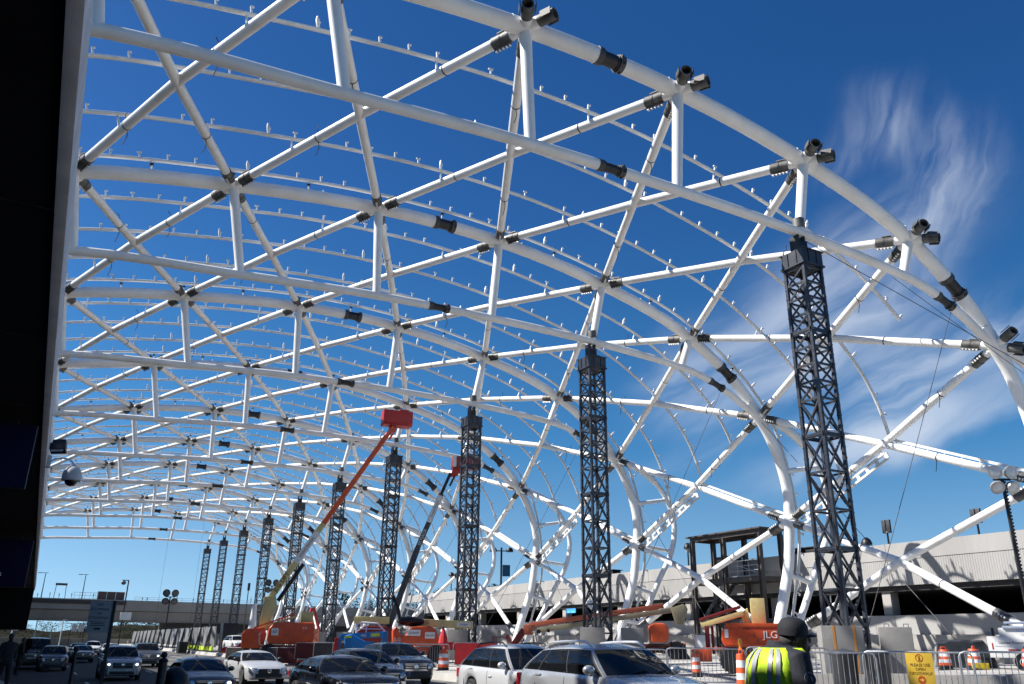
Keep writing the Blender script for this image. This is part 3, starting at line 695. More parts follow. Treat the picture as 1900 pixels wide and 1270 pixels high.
# ------------------------------------------------------------------ brown steel stair frame
BROWN = mat('brown_primer_steel', (0.070, 0.060, 0.056), 0.55, 0.1, 0.2, 1.5, 0.05, 40, dirt=(0.16, 0.13, 0.11), dscale=1.4, damt=0.4)
sf = empty('steel_stair_frame', (44.2, 47, 0.95)); tag(sf, 'open brown steel stair frame with a flat top and landings beside the deck', 'steel frame')
def sp(o): o.location = -sf.location; return o
xs, ys = (43.5, 45.6), (50.2, 46.8, 43.2)
for x in xs:
    for y in ys:
        b = MB(); b.box((x, y, 5.05), (0.10, 0.30, 8.2)); b.box((x, y-0.14, 5.05), (0.30, 0.05, 8.2)); b.box((x, y+0.14, 5.05), (0.30, 0.05, 8.2)); sp(b.build('column', BROWN, sf))
b = MB()
for z, h in ((9.3, 0.30), (6.1, 0.34), (3.3, 0.26)):
    for x in xs: b.box((x, 46.7, z), (0.16, 7.3, h)); b.box((x, 46.7, z+h/2), (0.3, 7.34, 0.04))
    for y in ys: b.box((44.55, y, z-0.02), (2.0, 0.16, h*0.9))
b.box((44.55, 46.7, 9.5), (2.7, 7.9, 0.10))
sp(b.build('beam', BROWN, sf))
for q in ((44.5, 45.0, 6.34, 3.3), (44.5, 49.6, 3.5, 1.2)):
    b = MB(); b.box(q[:3], (1.9, q[3], 0.06)); sp(b.build('landing', GALV, sf))
for (a, c) in (((44.0, 46.6, 6.3), (44.0, 49.4, 3.5)), ((45.1, 49.2, 3.5), (45.1, 46.4, 1.0))):
    b = MB()
    for dx in (-0.45, 0.45): b.beam(V(a)+V((dx, 0, 0)), V(c)+V((dx, 0, 0)), 0.06, 0.3)
    for k in range(12): p = V(a).lerp(V(c), (k+0.5)/12); b.box(p, (0.9, 0.26, 0.04))
    sp(b.build('stair_flight', DKGREY, sf))
b = MB()
for y in (43.4, 44.5, 45.6, 46.5):
    b.cyl((43.6, y, 6.35), (43.6, y, 7.4), 0.03, 6)
for z in (6.7, 7.05, 7.4): b.cyl((43.6, 43.4, z), (43.6, 46.5, z), 0.03, 6)
b.beam((43.6, 43.4, 6.4), (43.6, 46.5, 7.4), 0.05); sp(b.build('guard_rail', GALV, sf))

# ------------------------------------------------------------------ overpass
YO = 200.0
GIRD = mat('overpass_concrete', (0.25, 0.235, 0.215), 0.85, 0, 0.12, 0.15, 0.15, 8, dirt=(0.17, 0.15, 0.13), dscale=0.12, damt=0.5, spec=0.15)
ov = empty('overpass_bridge', (20, YO+6, 0)); tag(ov, 'long concrete road overpass crossing behind the far end of the canopy', 'overpass')
def op(o): o.location = -ov.location; return o
b = MB(); b.prism([(0, 8.3), (0, 7.1), (1.2, 6.9), (1.5, 5.4), (2.0, 4.9), (10.5, 4.9), (11.0, 5.4), (11.3, 6.9), (12.5, 7.1), (12.5, 8.3)], (-90, YO, 0), (0, 1, 0), (0, 0, 1), 260); op(b.build('girder', GIRD, ov))
b = MB(); b.box((40, YO-0.05, 8.7), (260, 0.35, 0.95)); b.box((40, YO+12.5, 8.7), (260, 0.35, 0.95)); op(b.build('parapet', GIRD, ov))
b = MB(); b.box((-26, YO-0.24, 8.55), (85, 0.08, 0.8)); op(b.build('dark_fascia_panel', mat('dark_brown_panel', (0.035, 0.025, 0.022), 0.6, 0, 0.2, 0.5), ov))
b = MB()
for k in range(54): b.cyl((18+2.4*k, YO, 9.17), (18+2.4*k, YO, 9.9), 0.035, 6)
for z in (9.5, 9.9): b.cyl((18, YO, z), (146, YO, z), 0.03, 6)
op(b.build('guard_rail', GALV, ov))
for x, wd in ((12.5, 3.4), (58, 3.4), (100, 3.4), (-40, 3.4)):
    b = MB(); b.box((x, YO+6.2, 2.2), (wd, 7.0, 5.6), taper=1.08); op(b.build('pier', GIRD, ov, bevel=0.1))
b = MB(); b.box((80, YO+11, 2.6), (110, 1.0, 5.2)); op(b.build('abutment_wall', mat('abutment_concrete', (0.16, 0.15, 0.14), 0.9, 0, 0.2, 0.3), ov))
tr = empty('box_trailer', (13.4, YO+2.0, 9.0)); tag(tr, 'brown box trailer standing on the overpass', 'trailer')
b = MB(); b.box((0, 0, 0.98), (5.2, 2.4, 1.7)); 
for k in range(4): b.box((-2.6+1.73*k, -1.22, 0.98), (0.1, 0.06, 1.7), m=1)
b.build('box_body', [mat('brown_trailer_side', (0.075, 0.045, 0.04), 0.6, 0, 0.25, 1), WPAINT], tr)
for s in (-1.6, 1.6):
    b = MB(); b.cyl((s, -1.1, 0.2), (s, 1.1, 0.2), 0.25, 12); b.build('wheel', RUBBER, tr)
b = MB()
for z in (0.3, 0.9, 1.5): b.box((-5.0, -1.0, z), (4.4, 0.05, 0.06))
for k in range(5): b.box((-7+1.0*k, -1.0, 0.85), (0.05, 0.05, 1.5))
b.box((-4.9, 0, 0.1), (4.8, 2.0, 0.1)); b.build('side_rail', GALV, tr)
def road_lamp(x, lab):
    e = empty('overpass_lamp', (x, YO+1, 9.0)); tag(e, lab, 'street lamp', 'lamps on the overpass')
    b = MB(); b.cyl((0, 0, 0), (0, 0, 5.1), 0.11, 8, r2=0.07); b.cyl((-0.7, 0, 5.1), (0.5, 0, 5.15), 0.05, 8); b.build('pole', DKGREY, e)
    b = MB(); b.box((-1.0, 0, 5.1), (0.8, 0.3, 0.12)); b.build('lamp_head', DKGREY, e, bevel=0.02)
road_lamp(0.4, 'left street lamp on the overpass near the black overhang'); road_lamp(7.9, 'right street lamp on the overpass left of the brown trailer')
gs = empty('gantry_sign', (3.7, YO+1.5, 9.0)); tag(gs, 'dark gantry sign on two thin legs over the overpass', 'gantry sign')
for s in (-1, 1):
    b = MB(); b.cyl((s*1.05, 0, 0), (s*0.92, 0, 3.0), 0.06, 8); b.build('leg', DKGREY, gs)
b = MB(); b.box((0, -0.1, 3.0), (2.2, 0.15, 0.45)); b.build('sign_panel', DKGREY, gs)
rnd = random.Random(3)
for k, x in enumerate((-0.3, 1.9, 3.6, 5.9, 10.0, 19.6, 20.6, 26.6, 30.0, 36.5, 42.5)):
    e = empty('marker_post', (x, YO+0.6, 9.1)); tag(e, 'small dark post standing along the overpass parapet', 'post', 'small posts along the overpass')
    b = MB(); h = 0.8+rnd.random()*0.8; b.cyl((0, 0, 0), (0, 0, h), 0.05, 6); b.box((0, 0, h*0.7), (0.16, 0.1, 0.3)); b.build('post', DKGREY, e)
tls = empty('traffic_signal', (40.3, YO-6, 0)); tag(tls, 'small dark traffic signal standing at the overpass near the far towers', 'traffic light')
b = MB(); b.cyl((0, 0, 0), (0, 0, 12.2), 0.1, 8); b.build('pole', DKGREY, tls)
b = MB(); b.box((0, -0.1, 12.6), (0.5, 0.4, 1.6)); b.build('signal_head', BLACKM, tls, bevel=0.03)
# pole with lamp and white box, and the far four-lamp mast
e = empty('mast_lamp', (12.2, 150, 0)); tag(e, 'dark pole with one round lamp above a white cabinet, in front of the overpass', 'lamp post')
b = MB(); b.cyl((0, 0, 0), (0, 0, 10.4), 0.10, 8); b.cyl((0, 0, 10.35), (-0.95, 0, 10.35), 0.07, 8); b.build('pole', BLACKM, e)
b = MB(); b.sphere((-0.7, -0.1, 9.95), 0.36, sc=(1, 0.7, 0.9)); b.build('lamp_head', DKGREY, e)
b = MB(); b.box((0.4, -0.2, 4.9), (1.6, 0.3, 1.15)); b.build('sign_box', WPAINT, e, bevel=0.02)
def lamp4(x, y, z, h, rr, lab, rz=0, lensm=None, chain=False):
    e = empty('light_tower', (x, y, z), rz); tag(e, lab, 'light tower', 'portable light towers')
    b = MB(); b.cyl((0, 0, 0), (0, 0, h), 0.075, 8); b.cyl((-rr*1.3, 0, h-rr*0.1), (rr*1.3, 0, h-rr*0.1), 0.05, 8)
    if chain:
        for k in range(int(h/0.14)): b.box((0.1, 0, 0.1+k*0.14), (0.05, 0.05, 0.08), rz=k*0.8)
    b.build('mast', BLACKM, e)
    for sx in (-1, 1):
        for sz in (-1, 1):
            ax = V((0.25*sx, -1, -0.15 if sz > 0 else -0.75)).normalized(); o = V((sx*rr*1.12, -0.05, h+(rr*0.95 if sz > 0 else -rr*1.2)))
            b = MB(); b.lathe([(0.06, -rr*1.0), (rr*0.45, -rr*0.75), (rr*0.85, -rr*0.2), (rr, 0.1)], o, ax, 20); b.lathe([(rr*1.03, 0.06), (rr*1.03, 0.13)], o, ax, 20); l = b.build('lamp_reflector', lensm[0], e, recalc=True)
            b = MB(); b.lathe([(0.0, 0.16), (rr*0.6, 0.14), (rr*0.98, 0.09)], o, ax, 20); b.build('lens', lensm[1], l)
    return e
LR = (mat('lamp_reflector_metal', (0.5, 0.5, 0.5), 0.3, 0.6, 0.1, 4), mat('lamp_front_glass', (0.62, 0.63, 0.62), 0.15, 0, 0.1, 5))
LD = (DKGREY, mat('dull_lamp_glass', (0.10, 0.10, 0.11), 0.3, 0, 0.1, 5))
lamp4(13.8, 110, 0.5, 5.9, 0.42, 'dark four lamp light tower behind the draped screen fence', 0, LD)
lamp4(34.5, 20.15, 2.0, 6.4, 0.28, 'near light tower with four bright round lamps at the right edge', R(-28), LR, True)
lamp4(23.4, 100, 0.95, 6.6, 0.36, 'dark four lamp light tower low between the far towers and the cream boom', R(-20), LD)

# ------------------------------------------------------------------ hill and trees
b = MB(); rows = []
for i in range(21):
    x = 100+18*i; rr = []
    for k in range(7): rr.append(V((x, 330+40*k, -0.5+max(0, 22*math.sin(PI*min(1, i/20))*math.sin(PI*k/6)*(0.75+0.3*math.sin(i*1.3))))))
    rows.append(rr)
for i in range(31):
    pass
b.grid(rows, flip=True); struct(b.build('hill', mat('wooded_hill', (0.018, 0.024, 0.012), 0.95, 0, 0.5, 0.08, spec=0.0), recalc=False))
b = MB(); b.grid([[V((-140+12*i, 300+25*k, -0.5+(0 if k in (0, 4) else 1)*(5.6+1.6*math.sin(i*0.9)+0.9*math.sin(i*2.3+k)))) for k in range(5)] for i in range(31)], flip=True); struct(b.build('low_hill', mat('brown_winter_slope', (0.022, 0.022, 0.017), 0.95, 0, 0.5, 0.15, spec=0.0), recalc=False))
LEAFD = mat('dark_evergreen_leaf', (0.022, 0.034, 0.014), 0.8, 0, 0.5, 0.4, spec=0.1)
LEAFB = mat('brown_winter_twig', (0.04, 0.033, 0.026), 0.9, 0, 0.4, 0.4, spec=0.1)
BARK = mat('grey_bark', (0.07, 0.058, 0.048), 0.9, 0, 0.3, 2)
def tree_mesh(h, cw, n, leaf, seed, bare=False):
    rn = random.Random(seed); t = MB(); t.tube([(0, 0, 0), (0.1*h*0.1, 0, h*0.35), (0, 0.05*h*0.1, h*0.8)], [h*0.022, h*0.016, h*0.006], 7)
    ends = []
    for k in range(11):
        z = h*(0.25+0.55*k/11); a = rn.random()*6.28; l = cw*(0.35+0.3*rn.random())*(1.1-k/14)
        e_ = V((math.cos(a)*l, math.sin(a)*l, z+l*0.55)); t.tube([(0, 0, z), e_*0.5+V((0, 0, z*0.5+0.05*h)), e_], [h*0.009, h*0.006, h*0.002], 5); ends.append(e_)
    c = MB()
    blobs = [(e_+V((0, 0, 0.04*h)), cw*(0.22+0.16*rn.random())) for e_ in ends]+[(V((0, 0, h*(0.5+0.08*k))), cw*(0.34-0.035*k)) for k in range(6)]
    for k in range(n):
        o, r_ = rn.choice(blobs); d = V((rn.gauss(0, 1), rn.gauss(0, 1), rn.gauss(0, 1))).normalized(); p = o+d*r_*(0.45+0.6*rn.random())
        s_ = h*(0.012+0.016*rn.random())*(0.55 if bare else 1.0); x = V((rn.gauss(0, 1), rn.gauss(0, 1), rn.gauss(0, 0.5))).normalized(); y = d.cross(x).normalized() if abs(d.dot(x)) < 0.95 else V((0, 0, 1))
        ww = 0.22 if bare else 0.75
        c.add([p-x*s_-y*s_*ww, p+x*s_-y*s_*ww*0.7, p+x*s_*0.8+y*s_*ww, p-x*s_*0.7+y*s_*ww*0.8], [(0, 1, 2, 3)])
    return t, c, leaf
def tree(x, y, z, h, cw, n, leaf, seed, lab, group, bare=False):
    t, c, lf = tree_mesh(h, cw, n, leaf, seed, bare)
    e = empty('tree', (x, y, z)); tag(e, lab, 'tree', group); t.build('trunk', BARK, e); c.build('crown', lf, e, recalc=False)
    return e
rn = random.Random(5)
for k in range(14):
    x = 112+12.5*k+rn.random()*5; y = 335+rn.random()*30
    tree(x, y, 3.0+11*math.sin(PI*min(1, (x-100)/360)), 13+5*rn.random(), 9+3*rn.random(), 620, LEAFD, 20+k, 'dark evergreen tree on the wooded rise behind the deck', 'evergreen trees on the far rise')
for k in range(16):
    x = -18+6.6*k+rn.random()*3; y = 236+rn.random()*22
    tree(x, y, -0.5, 5.0+1.8*rn.random(), 6.5+2*rn.random(), 750, LEAFB if k % 3 else LEAFD, 60+k, 'brown winter tree seen under the overpass' if k % 3 else 'dark green bushy tree seen under the overpass', 'trees beyond the overpass')
for k in range(7):
    x = 20+9*k; tree(x, 345+k*3, -0.5, 10+2*rn.random(), 8, 480, LEAFD, 90+k, 'small dark tree low on the horizon beyond the overpass', 'trees on the far horizon')
# small things under the overpass
for k, (x, y, h) in enumerate(((0.6, 205, 5.0), (3.6, 208, 4.2), (5.0, 190, 5.2), (-2.6, 150, 3.0))):
    e = empty('white_marker_pole', (x, y, -0.4)); tag(e, ('thin white pole under the overpass, leftmost of three close together', 'thin white pole under the overpass, middle of three', 'thin white pole under the overpass, right of the other two', 'short pale pole by the roadside at far left')[k], 'pole', 'pale poles under the overpass')
    b = MB(); b.cyl((0, 0, 0), (0, 0, h), 0.1, 8); b.build('pole', WPAINT, e)
    b = MB(); b.box((0.3, 0, h), (0.9, 0.2, 0.12)); b.build('lamp_head', WPAINT, e)
ww = empty('sound_wall', (16, 214, -0.5)); tag(ww, 'low grey concrete barrier wall behind the traffic under the overpass', 'wall')
b = MB()
for k in range(9): b.box((-22+4.6*k, 0, 0.95), (4.5, 0.4, 1.9))
b.build('wall_panel', CONC, ww, bevel=0.03)
sb = empty('route_sign', (8.3, 204, -0.4)); tag(sb, 'pair of pale route sign panels on a dark frame under the overpass', 'sign')
for s in (-0.62, 0.62):
    b = MB(); b.box((s, 0, 3.9), (1.1, 0.08, 1.5)); b.build('sign_panel', GALV, sb)
b = MB(); b.cyl((-1.3, 0.1, 0), (-1.3, 0.1, 4.8), 0.07, 6); b.cyl((1.3, 0.1, 0), (1.3, 0.1, 4.8), 0.07, 6); b.cyl((-3.4, 0.1, 4.8), (1.3, 0.1, 4.8), 0.06, 6); b.build('frame', BLACKM, sb)
# ------------------------------------------------------------------ cars
def paint(name, col, metal=0.5, rough=0.32):
    return mat(name, col, rough, metal, 0.04, 1.5, coat=0.7, dirt=[c*0.72+0.01 for c in col], dscale=1.5, damt=0.25)
P_SILVER = paint('silver_car_paint', (0.44, 0.45, 0.465), 0.5, 0.26); P_WSILV = paint('pale_silver_car_paint', (0.60, 0.605, 0.61), 0.3)
P_BLACK = paint('black_car_paint', (0.006, 0.007, 0.010), 0.2, 0.2); P_DGREY = paint('dark_grey_car_paint', (0.075, 0.082, 0.092), 0.5)
P_MGREY = paint('mid_grey_car_paint', (0.20, 0.21, 0.225), 0.55); P_NAVY = paint('dark_navy_car_paint', (0.012, 0.015, 0.024), 0.3, 0.22)
P_RED = paint('red_car_paint', (0.38, 0.012, 0.014), 0.1); P_WHITE = paint('white_car_paint', (0.66, 0.66, 0.65), 0.0)
def lerp_tab(tab, s):
    if s <= tab[0][0]: return tab[0][1]
    for (a, x), (c, y) in zip(tab[:-1], tab[1:]):
        if s <= c: return x+(y-x)*(s-a)/(c-a)
    return tab[-1][1]
def smooth_tab(tab, s):   # monotone-ish smoothing by averaging neighbours
    return (lerp_tab(tab, s-0.06)+2*lerp_tab(tab, s)+lerp_tab(tab, s+0.06))/4
def make_car(name, label, cat, pm, L, W, H, wb, fo, hz0, hz1, cowl, wst, rr_, rb, belt_r, deck, wr=0.34, rails=None, rail_m=None, side_splits=(0.40, 0.76), lit=None, hood_tilt=0, chrome_grille=True, style='sedan', clad=False, group='cars in the pick-up lanes', antenna=True, two_tone=None):
    """local: front at -y; s is the distance from the nose; L length, W width, H height"""
    root = empty(name); tag(root, label, cat, group)
    Y = lambda s: s-L/2
    ax = (fo, fo+wb); hw = W/2
    topz = [(0, hz0*0.80), (0.08, hz0*0.90), (0.22, hz0*0.985), (0.5, hz0+0.02), (cowl*0.7, hz0+(hz1-hz0)*0.72), (cowl, hz1), (rb, belt_r), (L-0.25, deck), (L-0.06, deck-0.08), (L, deck-0.28)]
    wid = [(0, 0.70), (0.05, 0.80), (0.18, 0.90), (0.45, 0.965), (0.95, 1.0), (L-1.0, 1.0), (L-0.35, 0.965), (L-0.1, 0.90), (L, 0.80)]
    Rw = wr+0.075
    def zb(s):
        base = 0.25 if 0.2 < s < L-0.2 else 0.30
        for a in ax:
            d = abs(s-a)
            if d < Rw: base = max(base, wr+math.sqrt(max(0, Rw*Rw-d*d)))
        return base
    ss = set([0, 0.03, 0.08, 0.14, 0.22, 0.34, 0.5, cowl, rb, L-0.5, L-0.35, L-0.2, L-0.12, L-0.05, L])
    k = 0.5
    while k < L-0.4: ss.add(round(k, 3)); k += 0.22
    for a in ax:
        for q in range(-8, 9): ss.add(round(a+Rw*math.sin(q/8*PI/2)*0.9999, 4))
        ss.add(a-Rw-0.004); ss.add(a+Rw+0.004)
    ss = sorted(s for s in ss if 0 <= s <= L)
    rows = []
    for s in ss:
        zt = smooth_tab(topz, s); w_ = smooth_tab(wid, s)*hw; z0 = min(zb(s), zt-0.1)
        cr = 0.035 if s < cowl else 0.02
        fl = 0.0
        for a in ax:
            fl = max(fl, 0.022*max(0, 1-abs(s-a)/(Rw*1.35)))
        half = [(w_*0.93+fl, z0), (w_*0.975+fl, z0+0.22*(zt-z0)), (w_+fl, z0+0.52*(zt-z0)), (w_*1.0+fl*0.5, z0+0.70*(zt-z0)), (w_*0.975, zt-0.085), (w_*0.94, zt-0.02), (w_*0.84, zt+0.008), (w_*0.5, zt+cr), (0, zt+cr*1.2)]
        rows.append([V((x, Y(s), z)) for x, z in half]+[V((-x, Y(s), z)) for x, z in half[-2::-1]])
    b = MB(); b.grid(rows); n = len(rows[0])
    b.add(rows[0], [tuple(range(n))]); b.add(rows[-1], [tuple(range(n-1, -1, -1))])
    body = b.build('body', pm, root, angle=40)
    b = MB(); b.box((0, 0, 0.42), (W*0.70, L*0.88, 0.36)); b.box((0, Y((ax[0]+ax[1])/2), 0.27), (W*0.90, wb-2*Rw-0.05, 0.12)); b.build('underbody', TRIM, root)
    if clad:
        b = MB(); b.box((0, Y((ax[0]+ax[1])/2), 0.33), (W*0.985, wb-2*Rw-0.02, 0.2)); b.build('sill_cladding', TRIM, root, bevel=0.02)
    # greenhouse
    bw, tw = hw*0.90, hw*0.70
    zc = smooth_tab(topz, cowl)-0.01
    def side(u, v, off=0.0):   # u 0 front .. 1 rear, v 0 belt .. 1 roof edge
        sb = cowl+0.10+(rb-cowl-0.10)*u; st = wst+(rr_-wst)*u
        zb_ = smooth_tab(topz, sb)-0.015; zt_ = H-0.075-0.02*(2*u-1)**2-(0.045*u*u if style == 'suv' else 0)
        bul = 0.035*math.sin(PI*v)*1.0
        x = bw+(tw-bw)*v+bul+off; s = sb+(st-sb)*v; z = zb_+(zt_-zb_)*v
        return V((x, Y(s), z))
    def front(u, v, off=0.0):   # u -1..1
        a = side(0, v); bul = 0.11*(1-u*u); bs = 0.02*math.sin(PI*v)
        return V((a.x*u, a.y-bul*(1-0.35*v)-off*0.85-bs, a.z+off*0.5+0.02*(1-u*u)*v))
    def rear(u, v, off=0.0):
        a = side(1, v); bul = 0.07*(1-u*u)
        return V((a.x*u, a.y+bul+off*0.85, a.z+off*0.45+0.02*(1-u*u)*v))
    b = MB(); nu = 10
    for sg in (1, -1):
        rows_ = [[(lambda p: V((p.x*sg, p.y, p.z)))(side(u/nu, v/5)) for u in range(nu+1)] for v in range(6)]
        b.grid(rows_)
    b.grid([[front(u/4-1, v/5) for u in range(9)] for v in range(6)]); b.grid([[rear(u/4-1, v/5) for u in range(9)] for v in range(6)])
    rows_ = []
    for q in range(nu+1):
        a = side(q/nu, 1.0); r_ = []
        for u in range(9):
            uu = u/4-1; yy = a.y
            if q == 0: yy = front(uu, 1).y
            elif q == nu: yy = rear(uu, 1).y
            cz = 0.075*(1-abs(uu)**2.6)*(1 if 0 < q < nu else 0.3)
            r_.append(V((a.x*uu, yy, a.z+cz)))
        rows_.append(r_)
    b.grid(rows_)
    bmv = b
    roof = bmv.build('roof', pm, root, angle=50, recalc=True)
    b = MB(); b.grid([[front(u/5*0.95-0.95, 0.05+0.88*v/4, 0.012) for u in range(11)] for v in range(5)]); ws = b.build('windshield', GLASS, root)
    b = MB(); b.grid([[rear(u/5*0.88-0.88, 0.12+0.78*v/4, 0.012) for u in range(11)] for v in range(5)]); b.build('rear_window', GLASS, root)
    b = MB()
    for sx in (-0.5, 0.12): b.tube([front(sx, 0.04, 0.03), front(sx+0.34, 0.15, 0.03), front(sx+0.62, 0.20, 0.03)], 0.012, 5)
    b.build('wiper', TRIM, ws)
    edges = [0.035]+list(side_splits)+[0.955]
    for sg in (1, -1):
        b = MB(); b.grid([[(lambda p: V((p.x*sg, p.y, p.z)))(side(0.018+0.958*u/10, 0.03+0.875*v/4, 0.004)) for u in range(11)] for v in range(5)]); b.build('window_surround', TRIM, root)
        for a, c in zip(edges[:-1], edges[1:]):
            a2 = a+0.009; c2 = c-0.009
            b = MB(); b.grid([[(lambda p: V((p.x*sg, p.y, p.z)))(side(a2+(c2-a2)*u/4, 0.06+0.82*v/4, 0.010)) for u in range(5)] for v in range(5)]); b.build('side_window', GLASS, root)
        b = MB()
        for v in (0.02, 0.92): b.tube([(lambda p: V((p.x*sg, p.y, p.z)))(side(0.02+0.95*u/10, v, 0.011)) for u in range(11)], 0.010, 5)
        b.build('window_trim', CHROME if style != 'plain' else TRIM, root)
        # mirror, handles, door seams
        p = side(0.06, 0.12); b = MB(); b.sphere((sg*(p.x+0.17), p.y+0.02, p.z+0.05), 0.12, sc=(1.0, 0.75, 0.72)); b.box((sg*(p.x+0.04), p.y+0.03, p.z-0.03), (0.16, 0.09, 0.05)); b.build('mirror', pm if style != 'plain' else TRIM, root)
        for sh in ((cowl+0.10+(rb-cowl-0.1)*(side_splits[0]-0.06)), (cowl+0.1+(rb-cowl-0.1)*(side_splits[-1]-0.05))):
            zt = smooth_tab(topz, sh); z0 = zb(sh)
            b = MB(); b.box((sg*(hw+0.008), Y(sh), z0+0.74*(zt-z0)), (0.035, 0.20, 0.032)); b.build('door_handle', pm, root, bevel=0.008)
        b = MB()
        for sh in (cowl+0.12, cowl+0.1+(rb-cowl-0.1)*side_splits[0], cowl+0.1+(rb-cowl-0.1)*min(0.80, side_splits[-1])):
            pts = []
            for f in (0.05, 0.22, 0.52, 0.70):
                zt = smooth_tab(topz, sh); z0 = 0.25; wv = {0.05: 0.94, 0.22: 0.975, 0.52: 1.0, 0.70: 1.0}[f]*smooth_tab(wid, sh)*hw
                pts.append((sg*(wv+0.0015), Y(sh), z0+f*(zt-z0)))
            zt = smooth_tab(topz, sh); pts.append((sg*(0.975*hw+0.0015), Y(sh), zt-0.085))
            b.tube(pts, 0.006, 4)
        b.build('door_seam', TRIM, body)
    # nose
    def nose(x, z): # y of the nose surface for a given lateral offset
        f = abs(x)/hw
        s = 0.0
        for s_ in [q*0.01 for q in range(60)]:
            if smooth_tab(wid, s_)*0.97 >= f: s = s_; break
        return Y(s)
    gw, gz0, gz1 = hw*0.50, hz0*0.62, hz0*0.86
    b = MB(); b.box((0, Y(0)-0.005, (gz0+gz1)/2), (gw*2, 0.06, gz1-gz0)); g = b.build('grille', TRIM, root, bevel=0.015)
    if chrome_grille:
        b = MB()
        if style == 'luxury':
            for k in range(13): b.box((-gw+0.08+k*(2*gw-0.16)/12, Y(0)-0.04, (gz0+gz1)/2), (0.022, 0.03, gz1-gz0-0.02))
        else:
            for k in range(3): b.box((0, Y(0)-0.038, gz0+(k+0.5)*(gz1-gz0)/3), (gw*1.9, 0.02, 0.022))
        for z in (gz0-0.008, gz1+0.008): b.box((0, Y(0)-0.03, z), (gw*2.05, 0.05, 0.025))
        b.build('grille_bar', CHROME, g)
    b = MB(); b.lathe([(0.075, 0), (0.085, 0.02), (0.05, 0.025), (0.0, 0.02)], (0, Y(0)-0.04, (gz0+gz1)/2+0.01), (0, -1, 0), 16); b.build('emblem', CHROME, g)
    b = MB(); b.box((0, Y(0)+0.0, 0.40), (hw*1.25, 0.09, 0.16)); b.build('lower_intake', TRIM, root, bevel=0.02)
    for sg in (1, -1):
        b = MB(); rw = []
        for v in range(4):
            z = hz0*(0.69+0.065*v); r_ = []
            for u in range(6):
                f = 0.56+0.39*u/5; sN = nose(f*hw, z); r_.append(V((sg*(f*hw*0.985+0.004), sN-0.012+0.02*max(0, v-1.5), z+0.03*u/5)))
            rw.append(r_)
        back = [[p+V((0, 0.16, 0.0)) for p in r_] for r_ in rw]
        m_ = LENSLIT if lit and (lit == 'both' or (lit == 'right') == (sg > 0)) else LENS
        b.grid(rw); nR, nC = 4, 6
        ring = [rw[0][k] for k in range(6)]+[rw[k][5] for k in range(1, 4)]+[rw[3][k] for k in range(4, -1, -1)]+[rw[k][0] for k in (2, 1)]
        b.grid([ring+[ring[0]], [p+V((0, 0.18, 0)) for p in ring+[ring[0]]]])
        hl = b.build('headlight', LENS if not lit else LENS, root)
        b = MB(); b.sphere((sg*hw*0.70, nose(hw*0.70, 0)-0.012, hz0*0.79), 0.062, sc=(1.2, 0.5, 0.9)); b.build('projector_lamp', m_, hl)
        b = MB(); b.cyl((sg*hw*0.72, nose(hw*0.72, 0)+0.05, 0.43), (sg*hw*0.72, nose(hw*0.72, 0)-0.012, 0.43), 0.055, 12); b.build('fog_light', LENS, root)
        b = MB(); zt_ = deck-0.12; b.box((sg*hw*0.80, Y(L)-0.10, zt_-0.06), (hw*0.26, 0.13, 0.17 if style != 'suv' else 0.26)); b.build('tail_light', REDLENS, root, bevel=0.03)
    b = MB(); b.box((0, Y(L)+0.005, deck-0.40), (0.42, 0.03, 0.16)); b.build('licence_plate', WPAINT, root)
    if rails:
        for sg in (1, -1):
            pts = [];
            for q in range(9):
                u = 0.02+0.96*q/8; p = side(u, 1.0); pts.append(V((sg*(p.x-0.03), p.y, p.z+0.03+(0.085 if 0 < q < 8 else 0.0))))
            b = MB(); b.tube(pts, [0.02]+[0.024]*7+[0.02], 8)
            b.build('roof_rail', rail_m or CHROME, root)
    if antenna:
        b = MB(); p = side(0.93, 1); b.box((0, p.y, p.z+0.10), (0.05, 0.14, 0.07), taper=0.5); b.build('antenna_fin', pm, root, bevel=0.01)
    # wheels
    for a in ax:
        for sg in (1, -1):
            o = V((sg*(hw-0.105), Y(a), wr)); d = V((sg, 0, 0)); wh = MB()
            wh.lathe([(wr*0.68, -0.10), (wr*0.93, -0.105), (wr, -0.06), (wr, 0.06), (wr*0.93, 0.105), (wr*0.68, 0.10)], o, d, 28)
            wl = wh.build('wheel', RUBBER, root, recalc=True)
            b = MB(); b.lathe([(wr*0.69, 0.09), (wr*0.66, 0.095), (wr*0.60, 0.04), (wr*0.3, 0.035), (0.05, 0.045)], o, d, 24, m=1)
            for k in range(5):
                an = 2*PI*k/5+0.3; v_ = V((0, math.cos(an), math.sin(an))); b.beam(o+d*0.065+v_*0.05, o+d*0.085+v_*wr*0.66, wr*0.17, 0.035, up=d)
            b.lathe([(wr*0.70, 0.085), (wr*0.67, 0.105), (wr*0.63, 0.10), (wr*0.62, 0.07)], o, d, 28); b.lathe([(wr*0.17, 0.06), (wr*0.15, 0.10), (0, 0.105)], o, d, 14)
            b.build('rim', [ALLOY, BLACKM], wl)
    return root
def put(o, x, y, z, rz=0, sc=1.0): o.location = (x, y, z); o.rotation_euler = (0, 0, R(rz)); o.scale = (sc, sc, sc); return o
def rz_(x): return -0.2+0.02*x
suv = dict(style='suv')
put(make_car('suv', 'silver crossover with bright roof rails, nearest car at bottom centre', 'car', P_SILVER, 4.62, 1.86, 1.66, 2.70, 0.93, 0.98, 1.10, 1.28, 2.05, 3.82, 4.36, 1.17, 1.12, 0.37, rails=True, rail_m=mat('satin_silver_rail', (0.7, 0.7, 0.7), 0.3, 0.6), side_splits=(0.42, 0.78), style='suv', clad=True, chrome_grille=False), 9.95, 14.0, 0.05)
